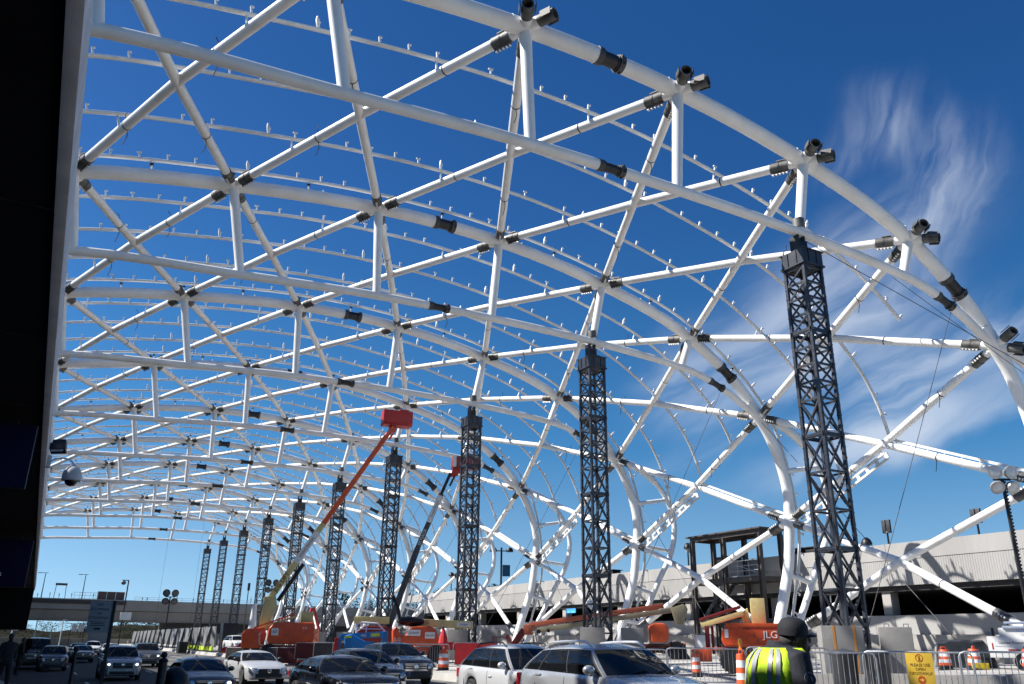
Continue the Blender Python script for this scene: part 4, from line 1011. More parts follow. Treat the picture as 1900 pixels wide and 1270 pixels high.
put(make_car('suv', 'pale silver crossover just behind the nearest silver car', 'car', P_WSILV, 4.80, 1.95, 1.70, 2.75, 0.97, 0.95, 1.06, 1.30, 2.12, 3.95, 4.60, 1.13, 1.08, 0.38, rails=True, rail_m=TRIM, side_splits=(0.40, 0.76), style='suv'), 11.7, 20.6, 0.02, 0, 0.97)
put(make_car('sedan', 'shiny black sedan with a tall chrome grille, left of the pale silver crossover', 'car', P_BLACK, 5.02, 1.90, 1.45, 3.05, 0.95, 0.93, 1.02, 1.62, 2.28, 3.62, 4.42, 1.06, 1.08, 0.37, style='luxury', side_splits=(0.46, 0.86)), 7.5, 23.0, -0.06, 0, 0.96)
put(make_car('sedan', 'dark navy sedan partly hidden behind the black sedan with the chrome grille', 'car', P_NAVY, 4.70, 1.82, 1.50, 2.72, 0.95, 0.86, 1.02, 1.25, 2.05, 3.6, 4.25, 1.04, 1.06, 0.33, side_splits=(0.45, 0.86)), 10.3, 29.4, -0.02, 0, 0.98)
put(make_car('crossover', 'black crossover farthest right of the dark cars, beside the orange drum', 'car', P_NAVY, 4.75, 1.88, 1.60, 2.75, 0.93, 0.93, 1.08, 1.35, 2.12, 3.95, 4.42, 1.12, 1.06, 0.37, side_splits=(0.42, 0.80), style='suv'), 13.3, 34.2, 0.07)
put(make_car('coupe', 'silver two door coupe in full sun left of the black sedan', 'car', P_WSILV, 4.72, 1.78, 1.38, 2.67, 0.98, 0.78, 0.94, 1.45, 2.25, 3.3, 4.25, 0.97, 0.98, 0.32, side_splits=(0.60,), chrome_grille=False, style='plain'), 8.45, 37.8, -0.04, 3, 0.95)
put(make_car('sedan', 'dark grey sedan with one lit headlamp left of the silver coupe', 'car', P_DGREY, 4.80, 1.82, 1.46, 2.77, 0.95, 0.85, 1.0, 1.3, 2.1, 3.55, 4.3, 1.02, 1.04, 0.33, side_splits=(0.45, 0.86), lit='right'), 4.85, 29.2, -0.1, 0, 0.86)
put(make_car('suv', 'silver full size crossover with both headlamps lit in the terminal shade', 'car', P_SILVER, 4.95, 2.0, 1.80, 3.07, 0.95, 1.05, 1.18, 1.35, 2.0, 4.45, 4.75, 1.2, 1.15, 0.39, rails=True, side_splits=(0.38, 0.72), style='suv', lit='both'), 3.85, 45.2, -0.12, 0, 0.83)
put(make_car('pickup_suv', 'dark grey off roader just behind the silver lit crossover', 'car', P_DGREY, 4.9, 1.92, 1.74, 2.9, 0.95, 1.04, 1.18, 1.35, 1.98, 4.3, 4.65, 1.2, 1.15, 0.38, side_splits=(0.40, 0.75), style='suv', lit='right'), 6.75, 62.0, -0.06, 0, 0.85)
put(make_car('suv', 'dark grey crossover in the deep shade at far left', 'car', P_DGREY, 4.8, 1.92, 1.75, 2.85, 0.95, 1.02, 1.15, 1.32, 1.98, 4.3, 4.6, 1.18, 1.12, 0.37, side_splits=(0.40, 0.75), style='suv'), 1.35, 58.8, -0.17, 0, 0.80)
put(make_car('sedan', 'dark blue sedan between the shaded crossover and the lit silver one', 'car', P_NAVY, 4.8, 1.83, 1.46, 2.77, 0.95, 0.86, 1.0, 1.3, 2.1, 3.55, 4.3, 1.02, 1.04, 0.33, side_splits=(0.45, 0.86)), 3.7, 76.0, -0.12, 0, 0.86)
put(make_car('sedan', 'silver sedan with a lit headlamp far back behind the lit silver crossover', 'car', P_WSILV, 4.8, 1.82, 1.50, 2.75, 0.95, 0.88, 1.02, 1.3, 2.1, 3.6, 4.3, 1.05, 1.05, 0.34, side_splits=(0.45, 0.86), lit='right'), 6.5, 88.0, -0.06, 0, 0.85)
put(make_car('crossover', 'white crossover farthest back in the queue by the sign board', 'car', P_WHITE, 4.6, 1.82, 1.66, 2.7, 0.93, 0.96, 1.1, 1.3, 2.0, 3.95, 4.3, 1.14, 1.08, 0.36, side_splits=(0.42, 0.80), style='suv'), 6.0, 104, -0.07, 0, 0.85)
put(make_car('sedan', 'black sedan far back, farthest left in the queue', 'car', P_BLACK, 4.8, 1.82, 1.50, 2.75, 0.95, 0.88, 1.02, 1.3, 2.1, 3.6, 4.3, 1.05, 1.05, 0.34, side_splits=(0.45, 0.86)), 4.3, 97.0, -0.11, 0, 0.85)
# big dark van at the kerb with an amber lamp
vn = make_car('van', 'black van at the kerb with a lit amber lamp, leftmost vehicle', 'van', P_BLACK, 5.4, 2.0, 2.05, 3.3, 0.95, 1.15, 1.3, 1.2, 1.75, 5.1, 5.3, 1.3, 1.25, 0.38, side_splits=(0.33, 0.66), style='suv')
put(vn, 0.45, 63.6, -0.19, 0, 0.9)
b = MB(); b.sphere((-0.74, -2.55, 0.95), 0.12, sc=(1.3, 0.8, 0.7)); b.build('amber_lamp', AMBER, vn)
# vehicles on the site behind the barriers
put(make_car('suv', 'white crossover parked behind the red pickup on the site', 'car', P_WHITE, 4.6, 1.85, 1.7, 2.7, 0.93, 0.98, 1.12, 1.3, 2.0, 3.95, 4.3, 1.14, 1.08, 0.36, side_splits=(0.42, 0.80), style='suv', group='vehicles parked on the site'), 15.6, 77.5, 0.75, 8, 0.75)
put(make_car('car', 'pale car inside the open deck storey, left of the steel frame', 'car', P_WHITE, 4.6, 1.82, 1.5, 2.7, 0.93, 0.86, 1.0, 1.3, 2.0, 3.6, 4.2, 1.02, 1.02, 0.34, group='cars parked in the deck'), 49.5, 58, 2.54, 90)
put(make_car('car', 'grey car inside the open deck storey behind the nearest tower', 'car', P_MGREY, 4.6, 1.82, 1.5, 2.7, 0.93, 0.86, 1.0, 1.3, 2.0, 3.6, 4.2, 1.02, 1.02, 0.34, group='cars parked in the deck'), 49.5, 39.5, 2.54, 90)
# red pickup
pk = empty('pickup_truck'); tag(pk, 'red pickup truck parked side on behind the mesh barriers', 'pickup truck', 'vehicles parked on the site')
b = MB()
prof = [(0, 0.5), (0, 0.95), (0.25, 1.08), (1.35, 1.16), (2.0, 1.72), (2.3, 1.78), (3.3, 1.78), (3.65, 1.2), (5.5, 1.2), (5.55, 0.5), (4.75, 0.45), (4.65, 0.8), (4.35, 0.92), (4.05, 0.8), (3.95, 0.45), (1.45, 0.45), (1.35, 0.8), (1.05, 0.92), (0.75, 0.8), (0.65, 0.5)]
b.prism([(x-2.75, z) for x, z in prof], (0, 0.95, 0), (1, 0, 0), (0, 0, 1), 1.9); b.build('body', P_RED, pk, bevel=0.04)
for sgn in (-1, 1):
    b = MB(); b.prism([(-1.25, 1.2), (-0.72, 1.66), (-0.05, 1.68), (-0.05, 1.2)], (0, 0.975*sgn, 0), (1, 0, 0), (0, 0, 1), 0.02); b.build('side_window', GLASS, pk)
    for xx in (1.05, 4.35):
        b = MB(); b.cyl((xx-2.75, sgn*0.72, 0.38), (xx-2.75, sgn*0.96, 0.38), 0.38, 20); wl = b.build('wheel', RUBBER, pk); b = MB(); b.cyl((xx-2.75, sgn*0.9, 0.38), (xx-2.75, sgn*0.98, 0.38), 0.22, 14); b.build('rim', ALLOY, wl)
b = MB(); b.prism([(-1.42, 1.2), (-0.8, 1.7), (-0.78, 1.72), (-1.40, 1.22)], (0, 0.8, 0), (1, 0, 0), (0, 0, 1), 1.6); b.build('windshield', GLASS, pk)
b = MB(); b.box((0.3+1.3, 0, 1.24), (1.8, 1.7, 0.1)); b.build('bed_rail', BLACKM, pk)
put(pk, 14.5, 66.5, 0.36, -12, 0.74)
# ------------------------------------------------------------------ boom lifts
def big_wheel(root, x, y, r, wd):
    b = MB(); o = V((x, y, r)); d = V((0, 1, 0))
    b.lathe([(r*0.55, -wd/2), (r*0.93, -wd/2), (r, -wd*0.36), (r, wd*0.36), (r*0.93, wd/2), (r*0.55, wd/2)], o, d, 24)
    for k in range(20):
        a = 2*PI*k/20; q = o+V((math.cos(a), 0, math.sin(a)))*r*1.0
        b.box(q+V((0, wd*0.2, 0)), (0.09, wd*0.5, 0.07), rot=Matrix.Rotation(-a, 3, 'Y') @ Matrix.Rotation(R(90), 3, 'Y')); b.box(q-V((0, wd*0.2, 0)), (0.09, wd*0.5, 0.07), rot=Matrix.Rotation(-a-0.12, 3, 'Y') @ Matrix.Rotation(R(90), 3, 'Y'))
    w_ = b.build('wheel', RUBBER, root)
    b = MB(); b.lathe([(r*0.57, -wd*0.42), (r*0.5, -wd*0.2), (r*0.2, -wd*0.15), (r*0.18, -wd*0.4), (0, -wd*0.4)], o, d, 18); b.lathe([(r*0.57, wd*0.42), (r*0.5, wd*0.2), (r*0.2, wd*0.15), (r*0.18, wd*0.4), (0, wd*0.4)], o, d, 18); b.build('rim', WPAINT, w_)
def chassis(root, m, ln=3.6, wd=2.3, r=0.5, zc=0.75):
    b = MB(); b.box((0, 0, zc), (ln, wd*0.5, 0.42)); b.box((ln*0.36, 0, zc-0.05), (0.4, wd*0.86, 0.3)); b.box((-ln*0.36, 0, zc-0.05), (0.4, wd*0.86, 0.3)); b.box((ln*0.5, 0, zc+0.02), (0.12, wd*0.6, 0.5))
    b.build('chassis', m, root, bevel=0.03)
    for sx in (-1, 1):
        for sy in (-1, 1): big_wheel(root, sx*ln*0.36, sy*wd*0.43, r, 0.36)
def basket(root, c, ux, m, wd=2.4, dp=0.95, h=1.1, solid=True):
    c = V(c); ux = V(ux).normalized(); uy = V((0, 0, 1)).cross(ux); Mx = Matrix((ux, uy, V((0, 0, 1)))).transposed()
    b = MB(); b.box(c+V((0, 0, 0.05)), (wd, dp, 0.1), rot=Mx)
    for z in (0.55, h): 
        for s in (-1, 1): b.beam(c-ux*wd/2+uy*s*dp/2+V((0, 0, z)), c+ux*wd/2+uy*s*dp/2+V((0, 0, z)), 0.05); b.beam(c+ux*s*wd/2-uy*dp/2+V((0, 0, z)), c+ux*s*wd/2+uy*dp/2+V((0, 0, z)), 0.05)
    for sx in (-1, -0.33, 0.33, 1):
        for sy in (-1, 1): b.beam(c+ux*sx*wd/2+uy*sy*dp/2, c+ux*sx*wd/2+uy*sy*dp/2+V((0, 0, h)), 0.045)
    if solid:
        for s in (-1, 1): b.box(c+uy*s*(dp/2+0.03)+V((0, 0, h*0.55)), (wd*0.98, 0.03, h*0.86), rot=Mx)
        for s in (-1, 1): b.box(c+ux*s*(wd/2+0.03)+V((0, 0, h*0.55)), (0.03, dp, h*0.86), rot=Mx)
    b.box(c+ux*0.4+uy*(-dp/2+0.12)+V((0, 0, h+0.02)), (0.6, 0.2, 0.28), rot=Mx)
    b.box(c-ux*0.3+V((0, 0, -0.18)), (0.5, 0.4, 0.36), rot=Mx)
    return b.build('basket', m, root, bevel=0.01)
def turntable(root, m, prof, wd, z=0.0):
    b = MB(); b.prism(prof, (0, wd/2, z), (1, 0, 0), (0, 0, 1), wd); return b.build('turntable_hood', m, root, bevel=0.09, segs=3)
WLAB = mat('white_label', (0.7, 0.7, 0.69), 0.5, 0, 0.05, 3)
def label_plate(root, org, ux, uy, w_, h_, txt, size, inv=False, name='label_plate'):
    ux, uy = V(ux).normalized(), V(uy).normalized(); nn = ux.cross(uy)
    b = MB(); b.box(V(org)+nn*0.004, (w_, h_, 0.008), rot=Matrix((ux, uy, nn)).transposed()); p = b.build(name, LABELB if inv else WLAB, root)
    lettering(txt, size, V(org)+nn*0.012, ux, uy, WLAB if inv else LABELB, p, depth=0.003)
    return p
# --- lift with the long cream and orange boom raised to the frame (local coords = world minus root)
ra = empty('boom_lift', (15.6, 60.0, 0.42)); tag(ra, 'orange boom lift with a cream and orange boom raised high to a red basket', 'boom lift', 'boom lifts on the site')
ca, sa = math.cos(R(-14)), math.sin(R(-14))
def la(u, v, z): return V((u*ca-v*sa, u*sa+v*ca, z))     # u along the image, v away
ra.rotation_euler = (0, 0, R(-14))
chassis(ra, ORANGE, 3.6, 2.3, 0.5, 0.72)
turntable(ra, ORANGE, [(-1.35, 1.0), (-1.5, 1.3), (-1.42, 2.0), (-1.05, 2.38), (1.5, 2.42), (1.62, 2.25), (1.62, 1.3), (1.45, 1.0)], 2.2)
b = MB(); b.prism([(-3.1, 0.7), (-3.15, 1.6), (-2.9, 1.95), (-1.7, 2.05), (-1.55, 1.6), (-1.7, 0.75)], (0, 0.6, 0), (1, 0, 0), (0, 0, 1), 1.2); b.build('engine_cover', ORANGE, ra, bevel=0.06)
label_plate(ra, (-1.0, -1.105, 1.78), (1, 0, 0), (0, 0, 1), 0.46, 0.46, '65', 0.3)
lettering('JLG', 0.2, (0.95, -1.11, 2.05), (1, 0, 0), (0, 0, 1), WLAB, ra)
b = MB(); b.prism([(-2.1, 2.0), (-1.95, 4.05), (-1.2, 4.15), (-1.05, 3.55), (-1.35, 2.5), (-0.7, 2.2), (-0.9, 1.7)], (0, 0.35, 0), (1, 0, 0), (0, 0, 1), 0.7); b.build('upright', CREAM, ra, bevel=0.03)
b = MB(); b.box((1.05, 0.1, 2.75), (0.85, 0.9, 0.75)); b.build('counterweight', CREAM, ra, bevel=0.03)
b = MB(); 
for vv in (-0.3, -0.5): b.beam((-2.6, vv, 1.75), (0.4, vv, 2.85), 0.09, 0.13)
b.build('lift_arm', CREAM, ra)
b = MB(); b.beam((-2.4, -0.62, 2.0), (0.2, -0.62, 2.98), 0.07, 0.10); b.build('lift_cylinder', ORANGE, ra)
b = MB(); b.tube([(-1.75, -0.4, 1.9), (-2.0, -0.75, 1.6), (-1.95, -0.8, 1.0), (-1.5, -0.75, 0.8)], 0.06, 8); b.build('hose', GALV, ra)
A0, A1, A2 = V((-1.6, 0, 3.9)), V((1.6, -0.15, 9.2)), V((5.65, -0.35, 15.9))
d = (A1-A0).normalized()
b = MB(); b.beam(A0-d*0.3, A1, 0.42, 0.46, up=(0, 1, 0)); bm1 = b.build('boom', CREAM, ra, bevel=0.02)
b = MB(); b.beam(A0+d*0.3+V((0.42, 0, -0.35)), A0+d*3.2+V((0.40, 0, -0.30)), 0.26, 0.26); b.build('boom_cylinder', BLACKM, ra)
d2 = (A2-A1).normalized(); b = MB(); b.beam(A1-d2*0.2, A2, 0.36, 0.42, up=(0, 1, 0)); b.build('boom_extension', ORANGE, ra, bevel=0.02)
b = MB(); b.beam(A2, A2+V((0.55, 0.2, 0.85)), 0.22, 0.3); b.beam(A2+V((0.25, 0, -0.2)), A2+V((0.75, 0.2, 0.7)), 0.12, 0.14); b.build('jib', ORANGE, ra)
up_ = V((-d.z, 0, d.x)).normalized()
def on_boom(t, off=-0.29): return A0+d*t+V((0, off, 0))
label_plate(ra, on_boom(4.2), d, up_, 2.5, 0.44, 'United Rentals', 0.27)
lettering('JLG LIFT', 0.42, on_boom(1.35), d, up_, LABELB, ra)
basket(ra, A2+V((0.8, 0.5, 0.95)), V((1, 0.12, 0)), REDP, 2.2, 0.95, 1.15)
# --- red machine with the raised dark boom
rs = empty('boom_lift', (22.6, 62.0, 0.64), R(-20)); tag(rs, 'dark red boom lift with a dark grey boom raised behind the fourth tower', 'boom lift', 'boom lifts on the site')
chassis(rs, DKRED, 3.4, 2.2, 0.48, 0.7)
turntable(rs, DKRED, [(-1.4, 0.95), (-1.45, 1.7), (-0.9, 2.1), (0.9, 2.1), (1.45, 1.7), (1.4, 0.95)], 2.1)
b = MB(); b.box((-0.4, -0.4, 2.5), (2.6, 0.45, 0.5)); b.build('stowed_riser', CREAM, rs, bevel=0.02)
S0, S1, S2 = V((0.9, 0, 2.1)), V((2.75, 0.2, 7.9)), V((5.1, 0.2, 13.9))
d = (S1-S0).normalized(); b = MB(); b.beam(S0, S1, 0.46, 0.54, up=(0, 1, 0)); b.build('boom', DKGREY, rs, bevel=0.02)
d2 = (S2-S1).normalized(); b = MB(); b.beam(S1-d2*0.4, S1+d2*4.6, 0.40, 0.46, up=(0, 1, 0)); b.build('boom_extension', DKGREY, rs, bevel=0.02)
b = MB(); b.beam(S1+d2*4.4, S2, 0.24, 0.3, up=(0, 1, 0)); b.beam(S2-d2*1.0+V((0.35, 0, -0.1)), S2+V((0.5, 0, 0.1)), 0.12, 0.16); b.build('jib', BLACKM, rs, bevel=0.01)
up2 = V((-d2.z, 0, d2.x)).normalized(); 
lettering('SKYJACK', 0.34, S1+d2*0.9+V((0, -0.26, 0)), d2, up2, WLAB, rs)
label_plate(rs, S1+d2*3.3+V((0, -0.245, 0)), d2, up2, 2.3, 0.34, 'United Rentals', 0.24)
b = MB(); b.prism([(-0.35, -0.6), (0.25, -0.5), (0.5, 0.5), (-0.05, 0.6)], S2+V((0.35, 0.15, 0.3)), (1, 0, 0), (0, 0, 1), 0.3); b.build('basket_rotator', REDP, rs, bevel=0.02)
basket(rs, S2+V((1.2, 0.2, 0.40)), V((1, 0.1, 0)), mat('dull_red_paint', (0.24, 0.035, 0.035), 0.5, 0, 0.2, 1.5, dirt=(0.10, 0.03, 0.03), dscale=2, damt=0.5), 2.1, 0.95, 0.95)
b = MB(); b.box(S2+V((0.3, -0.4, 0.95)), (0.25, 0.04, 0.95)); b.build('basket_cover', WLAB, rs)
# --- orange lift with its cream boom stowed to the right
ro = empty('boom_lift', (19.2, 46.2, 0.53), R(-20)); tag(ro, 'orange boom lift behind the dark cars with its cream boom stowed pointing right', 'boom lift', 'boom lifts on the site')
chassis(ro, ORANGE, 3.4, 2.2, 0.48, 0.66)
turntable(ro, ORANGE, [(-1.3, 0.95), (-1.35, 1.75), (-1.15, 2.0), (-0.85, 1.45), (-0.55, 1.5), (-0.3, 1.95), (0.7, 2.0), (1.05, 1.85), (1.32, 1.3), (1.35, 0.95)], 2.1)
label_plate(ro, (-0.15, -1.065, 1.62), (1, 0, 0), (0, 0, 1), 0.72, 0.32, 'United', 0.2); label_plate(ro, (0.75, -1.065, 1.5), (1, 0, 0), (0, 0, 1), 0.55, 0.34, 'Rentals', 0.15)
lettering('JLG', 0.26, (-1.05, -1.06, 1.25), (1, 0, 0), (0, 0, 1), WLAB, ro)
b = MB(); b.beam((-0.6, 0.3, 2.2), (3.3, 0.3, 2.1), 0.36, 0.42); b.build('boom', CREAM, ro, bevel=0.02)
lettering('JLG', 0.3, (0.5, 0.11, 2.2), (1, 0, -0.02), (0, 0, 1), LABELB, ro); label_plate(ro, (2.75, 0.11, 2.12), (1, 0, -0.02), (0, 0, 1), 0.8, 0.24, 'United', 0.17)
b = MB(); b.sphere((-0.3, 0.2, 2.25), 0.55, sc=(1.5, 0.8, 0.5)); b.tube([(-0.9, 0, 2.2), (-1.1, -0.1, 3.0), (-1.4, 0.0, 3.6)], 0.1, 8); b.build('hose_reel', BLACKM, ro)
b = MB(); b.box((2.4, -0.1, 0.85), (2.3, 0.5, 0.22)); b.build('step_frame', DKRED, ro, bevel=0.02)
# --- blue machine
rb_ = empty('boom_lift', (16.4, 47.4, 0.44), R(-18)); tag(rb_, 'small blue boom lift behind the black sedan, with yellow stripes', 'boom lift', 'boom lifts on the site')
chassis(rb_, BLUEP, 2.3, 1.7, 0.36, 0.6)
turntable(rb_, BLUEP, [(-0.9, 0.8), (-0.95, 1.5), (-0.55, 1.62), (0.2, 1.25), (0.75, 1.2), (0.8, 0.8)], 1.5)
b = MB(); b.beam((-1.15, -0.5, 1.45), (1.35, -0.5, 1.62), 0.28, 0.3); b.beam((-1.3, -0.5, 0.7), (-1.1, -0.5, 1.55), 0.2, 0.2); b.build('boom', BLUEP, rb_, bevel=0.02)
b = MB(); b.box((1.3, -0.45, 1.4), (0.32, 0.5, 0.75)); b.build('boom_head', BLUEP, rb_, bevel=0.03)
for q in ((0.75, -0.645, 1.58, 0.5, 0.16), (-0.75, -0.765, 1.45, 0.4, 0.12)):
    b = MB(); b.box(q[:3], (q[3], 0.012, q[4]), rot=Matrix.Rotation(R(-4), 3, 'Y')); b.build('warning_stripe', mat('lime_stripe', (0.5, 0.62, 0.02), 0.5), rb_)
lettering('450', 0.2, (0.1, -0.648, 1.53), (1, 0, 0.07), (0, 0, 1), WLAB, rb_)
b = MB(); b.tube([(-0.3, 0.4, 1.5), (-0.3, 0.4, 2.15), (0.0, 0.4, 2.25), (0.9, 0.4, 2.2), (1.4, 0.4, 1.7)], 0.05, 8); b.tube([(0.25, 0.4, 1.4), (0.25, 0.4, 2.22)], 0.04, 6); b.tube([(-0.3, 0.4, 1.9), (1.2, 0.4, 1.9)], 0.03, 6); b.build('basket_rail', WPAINT, rb_)
b = MB(); b.box((-1.35, -0.5, 1.0), (0.22, 0.5, 0.8)); b.build('end_panel', REDP, rb_, bevel=0.03)
# --- lift with the long boom lowered almost level
SHADEC = mat('shaded_cream_paint', (0.26, 0.225, 0.14), 0.5, 0, 0.2, 1.2, dirt=(0.13, 0.11, 0.08), dscale=1.7, damt=0.6)  # cream paint darkened so its colour carries the shade on this boom
rd = empty('boom_lift', (31.0, 39.4, 0.92), R(-34)); rd.scale = (0.93, 0.93, 0.93); tag(rd, 'boom lift with its long orange and cream boom lowered almost level behind the second tower', 'boom lift', 'boom lifts on the site')
chassis(rd, ORANGE, 3.4, 2.3, 0.5, 0.66)
turntable(rd, ORANGE, [(-0.3, 0.95), (-0.35, 1.9), (-0.1, 2.05), (0.5, 2.05), (0.75, 1.8), (0.75, 1.2), (0.55, 0.95)], 2.1)
b = MB(); b.box((-0.85, 0, 1.45), (0.7, 1.7, 1.0)); b.build('engine_cover', CONC2, rd, bevel=0.05)
b = MB(); b.prism([(1.3, 2.0), (1.0, 2.95), (1.8, 3.2), (2.05, 2.9), (1.75, 2.0)], (0, 0.22, 0), (1, 0, 0), (0, 0, 1), 0.44); b.build('boom_pivot', SHADEC, rd, bevel=0.03)
b = MB(); b.beam((2.0, 0, 2.98), (-7.2, 0, 1.55), 0.32, 0.30); b.build('boom', SHADEC, rd, bevel=0.02)
b = MB(); b.beam((0.6, 0, 3.08), (-7.7, 0, 1.86), 0.30, 0.30); b.box((-7.75, 0, 1.6), (0.55, 0.5, 0.6)); b.build('boom_extension', mat('dull_orange_boom', (0.42, 0.10, 0.045), 0.5, 0, 0.15, 1.5, dirt=(0.2, 0.08, 0.05), dscale=1.5, damt=0.6), rd, bevel=0.02)  # duller, darker orange than the machine body
b = MB(); b.cyl((-7.1, -0.27, 1.5), (-7.1, 0.27, 1.5), 0.13, 12); b.cyl((-6.5, -0.25, 1.55), (-6.5, 0.25, 1.55), 0.1, 12); b.build('pivot_pin', BLACKM, rd)
b = MB(); b.beam((-8.0, 0, 1.6), (-8.75, 0, 0.55), 0.42, 0.4); b.build('jib', DKRED, rd, bevel=0.03)
basket(rd, V((-9.4, 0, 0.05)), V((0, 1, 0)), DKRED, 2.2, 0.9, 1.1, False)
# --- nearest lift, rust spotted, beside the guard
rn_ = empty('boom_lift', (23.87, 24.49, 0.75), R(-43)); rn_.scale = (0.84, 0.84, 0.84); tag(rn_, 'rust spotted orange boom lift beside the guard, boom folded over its hood', 'boom lift', 'boom lifts on the site')
RUSTO = mat('rust_spotted_orange_paint', (0.62, 0.075, 0.015), 0.42, 0, 0.12, 1.5, 0.06, 30, dirt=(0.05, 0.018, 0.012), dscale=3.4, damt=0.9)
chassis(rn_, ORANGE, 2.6, 2.35, 0.52, 0.70)
turntable(rn_, RUSTO, [(-1.2, 1.06), (-1.34, 1.3), (-1.3, 1.75), (-1.02, 2.02), (1.1, 2.06), (1.34, 1.9), (1.36, 1.3), (1.2, 1.06)], 2.4)
b = MB(); b.box((0.05, -1.215, 1.98), (2.3, 0.03, 0.16)); b.box((0.05, -1.215, 1.18), (2.3, 0.03, 0.03)); b.build('hood_rim', ORANGE, rn_, bevel=0.01)
b = MB(); b.box((-1.10, -1.206, 1.62), (0.16, 0.012, 0.36)); b.build('label_plate', WLAB, rn_); lettering('JLG', 0.42, (0.75, -1.216, 1.58), (1, 0, 0), (0, 0, 1), WLAB, rn_)
b = MB(); b.box((0.35, 0, 2.6), (0.62, 0.8, 1.1)); b.build('counterweight', CREAM, rn_, bevel=0.02)
b = MB(); b.prism([(-0.3, 2.05), (-0.42, 2.5), (-0.1, 2.75), (0.0, 2.05)], (0, 0.2, 0), (1, 0, 0), (0, 0, 1), 0.4); b.build('boom_pivot', CREAM, rn_, bevel=0.04)
b = MB(); b.beam((-0.3, -0.3, 2.5), (-2.2, -0.3, 1.98), 0.22, 0.24); b.build('boom', CREAM, rn_, bevel=0.02)
b = MB(); b.beam((-0.4, -0.3, 2.78), (-2.25, -0.3, 2.2), 0.26, 0.14); b.build('boom_extension', DKRED, rn_, bevel=0.02)
b = MB(); b.box((-1.95, -0.3, 1.35), (0.2, 0.25, 1.2)); b.box((-1.72, -0.1, 1.35), (0.12, 0.2, 1.2)); b.build('jib', DKRED, rn_, bevel=0.02)
b = MB(); b.box((-1.3, -0.9, 0.98), (1.7, 0.25, 0.12)); b.box((-2.1, -0.8, 0.72), (0.6, 0.6, 0.55)); b.build('axle_arm', ORANGE, rn_, bevel=0.03)

# ------------------------------------------------------------------ crowd barriers, drums, screen fence
def crowd_barrier(ln=2.3, h=1.1):
    r = empty('crowd_barrier'); b = MB(); rr = 0.021
    b.tube([(-ln/2, 0, 0.12), (-ln/2, 0, h-0.12), (-ln/2+0.035, 0, h-0.035), (-ln/2+0.12, 0, h), (ln/2-0.12, 0, h), (ln/2-0.035, 0, h-0.035), (ln/2, 0, h-0.12), (ln/2, 0, 0.12), (ln/2-0.001, 0, 0.16), (-ln/2, 0, 0.16)], rr, 8)
    b.build('frame', GALV, r)
    b = MB(); n = int(ln/0.115)
    for k in range(1, n): x = -ln/2+ln*k/n; b.cyl((x, 0, 0.17), (x, 0, h-0.01), 0.0085, 6)
    b.cyl((-ln/2+0.02, 0, 0.165), (ln/2-0.02, 0, 0.165), 0.012, 6); b.build('bars', GALV, r)
    for s in (-1, 1):
        b = MB(); b.beam((s*(ln/2-0.25), -0.28, 0.02), (s*(ln/2-0.25), 0.28, 0.02), 0.05, 0.03); b.beam((s*(ln/2-0.25), 0, 0.02), (s*(ln/2-0.25), 0, 0.18), 0.04, 0.03); b.build('foot', GALV, r)
    return r
cb0 = crowd_barrier()
first = [True]
def barrier(x, y, rz, lab, z=None):
    o = cb0 if first[0] else copy_tree(cb0); first[0] = False
    o.location = (x, y, gz(x, y) if z is None else z); o.rotation_euler = (0, 0, R(rz)); tag(o, lab, 'barrier', 'steel crowd control barriers'); return o
barrier(16.45, 14.61, -46, 'steel crowd barrier right of the guard, left of the yellow sign')
bs = barrier(17.75, 13.1, -62, 'steel crowd barrier carrying the yellow crosswalk sign')
barrier(18.55, 11.2, -58, 'steel crowd barrier at the right edge, in front of the orange drums')
barrier(19.6, 9.3, -60, 'steel crowd barrier mostly cut off by the right frame edge')
barrier(16.1, 21.75, -37, 'steel crowd barrier just right of the nearest silver car')
barrier(17.75, 20.2, -40, 'steel crowd barrier left of the guard, in front of the orange lift')
barrier(19.35, 18.5, -46, 'steel crowd barrier hidden partly by the guard')
barrier(17.9, 41.5, -22, 'steel crowd barrier between the black crossover and the orange drum')
barrier(20.2, 40.5, -20, 'steel crowd barrier with red fabric right of the orange drum')
b = MB(); rows = []
for k in range(15):
    x = -1.1+2.2*k/14; rows.append([V((x, -0.035+0.02*math.sin(k*2.1), z)) for z in (0.06, 0.4, 0.75, 1.08)])
b.grid(rows); o = b.build('red_fabric_sheet', mat('red_barrier_fabric', (0.55, 0.03, 0.035), 0.8, 0, 0.15, 4), None, recalc=False); o.location = (20.2, 40.42, gz(20.2, 40)); o.rotation_euler = (0, 0, R(-20)); tag(o, 'bright red fabric sheet hung on the barrier right of the orange drum', 'fabric sheet', 'red fabric on the barriers')
b = MB(); rows = []
for k in range(9):
    x = -1.0+2.0*k/8; rows.append([V((x, 0.02*math.sin(k*1.7), z)) for z in (0.75, 0.92, 1.1)])
b.grid(rows); o = b.build('red_fabric_sheet', MATS['red_barrier_fabric'], None, recalc=False); o.location = (20.9, 43.4, gz(21, 43)); o.rotation_euler = (0, 0, R(-20)); tag(o, 'upper red fabric strip behind the red covered barrier', 'fabric sheet', 'red fabric on the barriers')
b = MB(); b.lathe([(0.04, 1.55), (0.10, 1.4), (0.22, 1.05), (0.26, 0.75), (0.15, 0.62), (0.06, 0.6)], seg=9); bgv = b.build('red_bag', MATS['red_barrier_fabric'], None); bgv.location = (19.3, 42.6, gz(19, 42)+0.35); tag(bgv, 'red cloth bundle hanging on a post right of the orange lift', 'cloth bundle')
b = MB(); b.cyl((0, 0, -0.95), (0, 0, 1.6), 0.04, 8); b.box((0, 0, 1.55), (0.3, 0.3, 0.05)); o = b.build('hook_pole', DKGREY, bgv)
